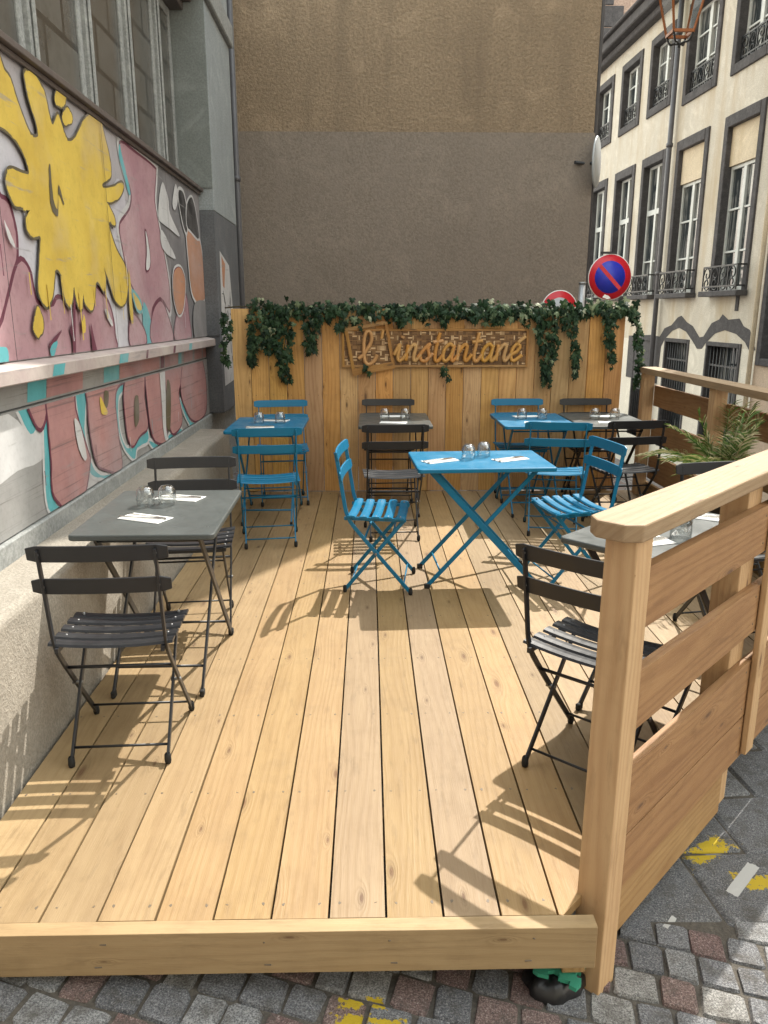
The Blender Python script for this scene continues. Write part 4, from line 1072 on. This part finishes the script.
# ------------------------------------------------------------------ palm in a pot
PT = thing('potted_palm', 'potted palm with arching green and straw-coloured fronds by the rear right railing', 'plant', (2.14, 4.55, 0))
mb = MB(); mb.lathe([(0, .0), (.14, .0), (.18, .46), (.195, .46), (.195, .50), (.175, .50), (.165, .45), (0, .44)], 24); mb.build('pot', M['pot'], PT)
mb = MB(); rp = random.Random(21); st = MB()
for k in range(34):
    a = rp.uniform(0, 2*math.pi); ln = rp.uniform(.34, .56); lean = rp.uniform(.25, 1.15)
    d = Vector((math.cos(a), math.sin(a), 0)); base = Vector((rp.uniform(-.04, .04), rp.uniform(-.04, .04), .45))
    if d.x > .3: lean *= .35
    if d.x < -.3 and rp.random() < .5: lean = rp.uniform(1.0, 1.35); ln *= 1.1
    pts = [base.copy()]; an = lean*.35
    for i in range(14):
        pts.append(pts[-1] + (d*math.sin(an) + Vector((0, 0, math.cos(an))))*(ln/14)); an += lean*1.35/14
    st.tube(pts, [.006*(1-.7*i/14) for i in range(15)], 5)
    for i in range(3, 15):
        p = pts[i]; tg = (pts[min(i+1, 14)]-pts[i-1]).normalized(); sdv = tg.cross(Vector((0, 0, 1))).normalized(); upv = sdv.cross(tg)
        for s_ in (-1, 1):
            for rep in range(2):
                L_ = .155*(1-.55*abs(i/14-.45))*rp.uniform(.8, 1.15); dirv = (tg*.75 + sdv*s_*.75 + upv*rp.uniform(.05, .4)).normalized()
                p0 = p+tg*rp.uniform(-.015, .015); wv = upv.lerp(tg, .3).normalized()*.0042
                mid = p0+dirv*L_*.5; end = p0+dirv*L_-Vector((0, 0, L_*.22))
                b = len(mb.v); mb.v += [p0-wv*.5, p0+wv*.5, mid+wv, mid-wv, end]
                mb.face((b, b+1, b+2, b+3)); mb.face((b+3, b+2, b+4))
mb.build('fronds', M['palm'], PT, fix=False); st.build('stalks', M['palm'], PT)

# ------------------------------------------------------------------ folding bistro chairs
def strip(mb, path, x0, x1, wd, mi=0):
    """flat bar following a path in the y-z plane"""
    P = [Vector(p) for p in path]; n = len(P); Lp, Rp = [], []
    for i in range(n):
        t = (P[min(i+1, n-1)]-P[max(i-1, 0)]).normalized(); nn = Vector((-t.y, t.x))
        Lp.append(P[i]+nn*wd/2); Rp.append(P[i]-nn*wd/2)
    b = len(mb.v)
    for x in (x0, x1):
        mb.v += [Vector((x, p.x, p.y)) for p in Lp]; mb.v += [Vector((x, p.x, p.y)) for p in Rp]
    for i in range(n-1):
        for a0, a1, c0, c1 in ((b+i, b+i+1, b+n+i+1, b+n+i), (b+2*n+i, b+3*n+i, b+3*n+i+1, b+2*n+i+1), (b+i, b+2*n+i, b+2*n+i+1, b+i+1), (b+n+i, b+n+i+1, b+3*n+i+1, b+3*n+i)):
            mb.face((a0, a1, c0, c1), None, mi)
    for i in (0, n-1): mb.face((b+i, b+n+i, b+3*n+i, b+2*n+i), None, mi)
def make_chair(name, mat):
    t = thing(name, None, 'chair')
    mb = MB(); rv = MB()
    ys = [-.145+.068*i for i in range(5)]
    for k, y in enumerate(ys):
        m_ = 12; prof = []
        for i in range(m_+1):
            x = -.208+.416*i/m_; prof.append((x, .452-.013*(1-(x/.208)**2)+(.004 if k == 0 else 0)-(.006 if k == 4 else 0)))
        b = len(mb.v); crown = .003
        for j, (dy, dz) in enumerate(((-.026, -.004), (-.020, .0035), (0, .005), (.020, .0035), (.026, -.004))):
            mb.v += [Vector((x, y+dy, z+dz)) for x, z in prof]
        mb.v += [Vector((x, y-.022, z-.006)) for x, z in prof]; mb.v += [Vector((x, y+.022, z-.006)) for x, z in prof]
        q = m_+1; rows = [5, 0, 1, 2, 3, 4, 6]
        for r_ in range(len(rows)):
            r0, r1 = rows[r_], rows[(r_+1) % len(rows)]
            for i in range(m_): mb.face((b+r0*q+i, b+r0*q+i+1, b+r1*q+i+1, b+r1*q+i))
        for i in (0, m_): mb.face([b+r*q+i for r in rows])
        for x in (-.175, .175): rv.lathe([(0, .0125), (.004, .0115), (.0058, .008), (.0058, 0)], 8, (x, y, .4465-.012*(1-(x/.208)**2)))
    s_ = mb.build('seat', mat, t); rv.build('rivets', M['rivet'], s_)
    mb = MB()
    for x in (-.176, .176): mb.bar((x, -.185, .437), (x, .16, .432), .018, .012, (0, 0, 1))
    mb.bar((-.17, .15, .426), (.17, .15, .426), .014, .008, (0, 0, 1)); mb.build('seat_frame', mat, t)
    # backrest slats, gently hollow, on the front of the uprights
    tl = Vector((0, -.05, .28)).normalized()
    for zc, yc in ((.792, -.222), (.676, -.203)):
        mb = MB(); m_ = 14; b = 0; hh = .058
        for off in (0.0, .009):
            for e in (-hh/2, hh/2):
                for i in range(m_+1):
                    x = -.225+.45*i/m_; dip = .014*(1-(x/.225)**2)
                    endcut = 1 - .28*max(0, (abs(x)-.205)/.02)
                    p = Vector((x, yc+.004-dip+off, zc)) + tl*(e*endcut); mb.v.append(p)
        q = m_+1
        for i in range(m_):
            mb.face((i, i+1, q+i+1, q+i)); mb.face((2*q+i, 3*q+i, 3*q+i+1, 2*q+i+1)); mb.face((i, 2*q+i, 2*q+i+1, i+1)); mb.face((q+i, q+i+1, 3*q+i+1, 3*q+i))
        for i in (0, m_): mb.face((i, q+i, 3*q+i, 2*q+i))
        sl_ = mb.build('back_slat', mat, t, bevel=.002)
        rv = MB()
        for x in (-.186, .186): rv.lathe([(0, .004), (.0055, .003), (.006, 0)], 8, (0, 0, 0))
        for idx in range(len(rv.v)):
            v = rv.v[idx]; x = -.186 if idx < len(rv.v)//2 else .186
            rv.v[idx] = Vector((x+v.x, yc-.006-v.z, zc+v.y))
        rv.build('rivets', M['rivet'], sl_)
    for s in (-1, 1):
        x = .186*s; path = smooth_path([(.19, .012, 0), (-.10, .355, 0), (-.165, .455, 0), (-.187, .56, 0), (-.205, .68, 0), (-.226, .808, 0)], 4)
        mb = MB(); strip(mb, [(p.x, p.y) for p in path], x-.0045, x+.0045, .021); lg = mb.build('leg', mat, t, bevel=.0015)
        mb = MB(); mb.lathe([(0, 0), (.010, .001), (.0125, .012), (.0115, .034), (.008, .04)], 10, (x, .187, 0)); mb.build('foot_cap', M['rubber'], lg)
        x = .166*s; mb = MB(); strip(mb, [(-.19, .012), (-.02, .222), (.15, .432)], x-.0045, x+.0045, .021); lg = mb.build('leg', mat, t, bevel=.0015)
        mb = MB(); mb.lathe([(0, 0), (.010, .001), (.0125, .012), (.0115, .034), (.008, .04)], 10, (x, -.187, 0)); mb.build('foot_cap', M['rubber'], lg)
        mb = MB(); mb.tube([(.158*s, -.008, .237), (.195*s, -.008, .237)], .007, 8); mb.build('pivot_bolt', M['rivet'], t)
    for (x, y, z, r_) in ((.163, -.152, .055, .0048), (.183, .148, .06, .0048), (.163, .085, .355, .0048), (.183, -.07, .325, .0065)):
        mb = MB(); mb.tube([(-x, y, z), (x, y, z)], r_, 8); mb.build('stretcher', mat, t)
    return t
protos = {'blue': make_chair('folding_chair', M['blue']), 'dark': make_chair('folding_chair', M['dark'])}
used = set()
CH = [
    ('dark', -.892, 2.625, 3, 'dark grey slatted folding chair in the left foreground by the low wall'),
    ('dark', -.892, 3.735, 186, 'dark grey folding chair at the far end of the grey table beside the mural'),
    ('blue', -.69, 5.205, 8, 'blue folding chair at the near end of the shaded left blue table'),
    ('blue', -.715, 6.37, 188, 'blue folding chair between the left blue table and the plank fence'),
    ('dark', .165, 5.345, 3, 'dark folding chair at the near end of the table under the sign'),
    ('dark', .165, 6.44, 180, 'dark folding chair against the fence directly below the wooden sign'),
    ('blue', 1.325, 5.43, -10, 'blue folding chair nearest the camera at the right blue table by the fence'),
    ('blue', 1.28, 6.44, 182, 'blue folding chair against the fence behind the right blue table'),
    ('dark', 1.83, 5.50, 8, 'dark folding chair at the near end of the far right grey table'),
    ('dark', 1.87, 6.45, 181, 'dark folding chair against the fence behind the far right grey table'),
    ('blue', .062, 4.31, -96, 'bright blue folding chair in side view left of the middle blue table'),
    ('blue', 1.17, 4.39, 101, 'blue folding chair facing left at the right side of the middle blue table'),
    ('dark', .79, 2.43, -42, 'dark folding chair turned sideways just behind the post of the slanted railing'),
    ('dark', 1.77, 3.55, 190, 'dark folding chair in front of the palm, half hidden by the slanted handrail'),
]
for kind, x, y, rz, lab in CH:
    c = protos[kind] if kind not in used else copy_tree(protos[kind]); used.add(kind)
    c.location = (x, y, .001); c.rotation_euler = (0, 0, R(rz)); tag(c, lab, 'chair', 'folding bistro chairs on the deck')

# ------------------------------------------------------------------ folding tables
TL, TWd, TZ = .77, .56, .718
def make_table(name, mat, topmat):
    t = thing(name, None, 'table')
    mb = MB(); r_ = .022; pts = []
    for cx, cy, a0 in ((TL/2-r_, TWd/2-r_, 0), (-TL/2+r_, TWd/2-r_, 90), (-TL/2+r_, -TWd/2+r_, 180), (TL/2-r_, -TWd/2+r_, 270)):
        for k in range(6): a = R(a0+18*k); pts.append((cx+r_*math.cos(a), cy+r_*math.sin(a)))
    mb.prism(pts, TZ-.024, TZ); mb.build('tabletop', topmat, t, bevel=.006, segs=3)
    for s in (-1, 1):
        mb = MB(); y = .205*s; mb.bar((-.30, y, .69), (.315, y, .015), .034, .010, (1, 0, 0)); lg = mb.build('leg', mat, t, bevel=.002)
        mb = MB(); mb.box((.298, y-.010, 0), (.336, y+.010, .03)); mb.build('foot_cap', M['rubber'], lg, bevel=.004)
        mb = MB(); y = .182*s; mb.bar((.30, y, .69), (-.315, y, .015), .024, .010, (1, 0, 0)); lg = mb.build('leg', mat, t, bevel=.002)
        mb = MB(); mb.box((-.332, y-.009, 0), (-.298, y+.009, .03)); mb.build('foot_cap', M['rubber'], lg, bevel=.004)
    for x, z, y in ((-.24, .10, .178), (.24, .10, .20), (-.285, .665, .20), (.285, .665, .178)):
        mb = MB(); mb.tube([(x, -y, z), (x, y, z)], .006, 8); mb.build('crossbar', mat, t)
    return t
tp = {'blue': make_table('folding_table', M['blue'], M['blue']), 'dark': make_table('folding_table', M['dark'], M['tabledark'])}
tu = set()
TBL = [
    ('dark', -.885, 3.255, 91, 'dark grey rectangular folding table in the left foreground beside the mural', 'the left foreground grey table', ('near', 'far')),
    ('blue', -.765, 5.90, 90, 'blue folding table in the shaded far left corner of the deck', 'the shaded left blue table', ('near', 'far')),
    ('dark', .20, 6.13, 90, 'dark folding table against the fence under the wooden sign', 'the dark table under the sign', ('near', 'far')),
    ('blue', 1.29, 6.10, 90, 'blue folding table by the fence, pushed against a grey one on its right', 'the right blue table by the fence', ('near', 'far')),
    ('dark', 1.865, 6.10, 90, 'dark grey folding table in the far right corner beside a blue one', 'the far right grey table', ('near', 'far')),
    ('blue', .635, 4.41, 3, 'bright blue folding table with crossed legs in the middle of the deck', 'the middle blue table', ('left', 'right')),
    ('dark', 1.19, 2.885, 44, 'dark grey folding table right behind the slanted railing', 'the grey table behind the railing', ('near', 'far')),
]
# tableware prototypes
def make_glass():
    t = thing('tumbler', None, 'glass'); mb = MB()
    mb.lathe([(.0375, 0), (.0395, .004), (.040, .03), (.0385, .055), (.034, .074), (.024, .085), (.0, .088)], 24)
    mb.lathe([(.0355, .001), (.0375, .006), (.038, .03), (.0365, .054), (.032, .070), (.02, .077), (.0, .079)], 24)
    mb.build('bowl', M['glass'], t, fix=False); return t
def make_napkin():
    t = thing('napkin', None, 'napkin'); mb = MB()
    def sheet(pts, z): mb.slab([(x, y, z) for x, y in pts], (0, 0, .0022))
    sheet([(-.105, -.05), (.10, -.056), (.105, .045), (-.10, .052)], .0005); sheet([(-.10, -.046), (.096, -.05), (.10, .02), (-.097, .03)], .0032)
    mb.build('folded_sheet', M['napkin'], t, bevel=.001); return t
def make_knife():
    t = thing('knife', None, 'knife'); mb = MB()
    mb.slab([(-.11, -.006, 0), (-.01, -.005, 0), (0, -.008, 0), (.08, -.008, 0), (.105, .002, 0), (.1, .007, 0), (0, .006, 0), (-.01, .005, 0), (-.11, .006, 0)], (0, 0, .003)); mb.build('blade_and_handle', M['steel'], t); return t
def make_fork():
    t = thing('fork', None, 'fork'); mb = MB()
    mb.slab([(-.105, -.005, 0), (.03, -.003, 0), (.045, -.011, 0), (.095, -.011, 0), (.095, -.007, 0), (.06, -.007, 0), (.06, -.002, 0), (.095, -.002, 0), (.095, .002, 0), (.06, .002, 0), (.06, .007, 0), (.095, .007, 0), (.095, .011, 0), (.045, .011, 0), (.03, .003, 0), (-.105, .005, 0)], (0, 0, .0028)); mb.build('tines_and_handle', M['steel'], t); return t
G0, N0, K0, F0 = make_glass(), make_napkin(), make_knife(), make_fork(); first_done = set()
def put(proto, x, y, z, rz, label, cat, group):
    c = copy_tree(proto) if proto.name in first_done else proto
    first_done.add(proto.name); c.location = (x, y, z); c.rotation_euler = (0, 0, rz); tag(c, label, cat, group)
rt_ = random.Random(2)
# table -> napkins (x, y, turn) and tumblers (x, y) in deck coordinates
EXP = {0: ([(-.925, 3.115, -22), (-.865, 3.475, -14)], [(-.985, 3.335), (-.895, 3.355)]),
       5: ([(.405, 4.36, 32), (.815, 4.40, 30)], [(.575, 4.42), (.675, 4.50)]),
       6: ([(1.02, 2.735, 20), (1.40, 3.09, -30)], [(1.175, 2.79), (1.28, 3.03)])}
for i, (kind, x, y, rz, lab, short, ends) in enumerate(TBL):
    c = tp[kind] if kind not in tu else copy_tree(tp[kind]); tu.add(kind)
    c.location = (x, y, .001); c.rotation_euler = (0, 0, R(rz)); tag(c, lab, 'table', 'folding bistro tables on the deck')
    zt = TZ+.0015
    if i in EXP: naps, gls = EXP[i]
    else:
        ca, sa = math.cos(R(rz)), math.sin(R(rz))
        loc = lambda u, v: (x+u*ca-v*sa, y+u*sa+v*ca)
        naps = [(*loc(-.20, rt_.uniform(-.04, .04)), rt_.uniform(-15, 10)), (*loc(.17, rt_.uniform(-.04, .04)), rt_.uniform(-10, 10))]
        gls = [loc(.01+rt_.uniform(-.02, .02), .075), loc(.02+rt_.uniform(-.02, .02), -.085)]
    for e, (nx_, ny_, na) in zip(ends, naps):
        put(N0, nx_, ny_, zt, R(na), 'folded white paper napkin at the %s end of %s' % (e, short), 'napkin', 'folded napkins on the tables')
        if i in (0, 1, 5, 6):
            off = Vector((-math.sin(R(na)), math.cos(R(na))))
            put(K0, nx_-off.x*.018, ny_-off.y*.018, zt+.0062, R(na+7), 'steel knife on the napkin at the %s end of %s' % (e, short), 'knife', 'knives on the napkins')
            put(F0, nx_+off.x*.012, ny_+off.y*.012, zt+.0062, R(na-4), 'steel fork on the napkin at the %s end of %s' % (e, short), 'fork', 'forks on the napkins')
    for e, (gx, gy) in zip(('left', 'right'), gls):
        put(G0, gx, gy, zt, 0, 'upturned clear tumbler, %s one of the two on %s' % (e, short), 'glass', 'upturned tumblers on the tables')

# ------------------------------------------------------------------ bits under the deck corner
mb = MB(); rb = random.Random(4); prev = None; seg = 22; b = len(mb.v)
prof = []
for j, (k, z) in enumerate(((1.0, 0), (.97, .022), (.8, .04), (.5, .05), (.0, .048))):
    for i in range(seg):
        a = 2*math.pi*i/seg; rr_ = 1+.10*math.sin(3*a+1)+.06*math.sin(7*a)
        mb.v.append(Vector((.085*k*rr_*math.cos(a), .06*k*rr_*math.sin(a), z+(.008*math.sin(5*a+j) if 0 < j < 4 else 0))))
for j in range(4):
    for i in range(seg): l = (i+1) % seg; mb.face((b+j*seg+i, b+j*seg+l, b+(j+1)*seg+l, b+(j+1)*seg+i), None, 0, True)
o = mb.build('plastic_bag', M['plastic']); o.location = (.50, 1.735, -.256)
tag(o, 'crumpled black plastic bag under the front right corner of the deck', 'bag')
mb = MB(); pts = []
side = [(0, 0), (.25, 0), (.22, -.13), (.38, -.2), (.50, -.13), (.47, 0), (.75, 0), (.72, .12), (.88, .18), (1.0, .1)]
def edge(ax, ay, bx, by):
    for u, v in side[:-1]: pts.append((ax+(bx-ax)*u+(by-ay)*v, ay+(by-ay)*u-(bx-ax)*v))
W_ = .115; H_ = .075
edge(0, 0, W_, 0); edge(W_, 0, W_, H_); edge(W_, H_, 0, H_); edge(0, H_, 0, 0)
mb.slab([(x-W_/2, y-H_/2, 0) for x, y in pts], (0, 0, .012)); o = mb.build('foam_mat', M['foam']); o.location = (.515, 1.735, -.205); o.rotation_euler = (0, R(4), R(-14))
tag(o, 'green foam jigsaw mat piece wedged under the front right deck corner', 'mat')
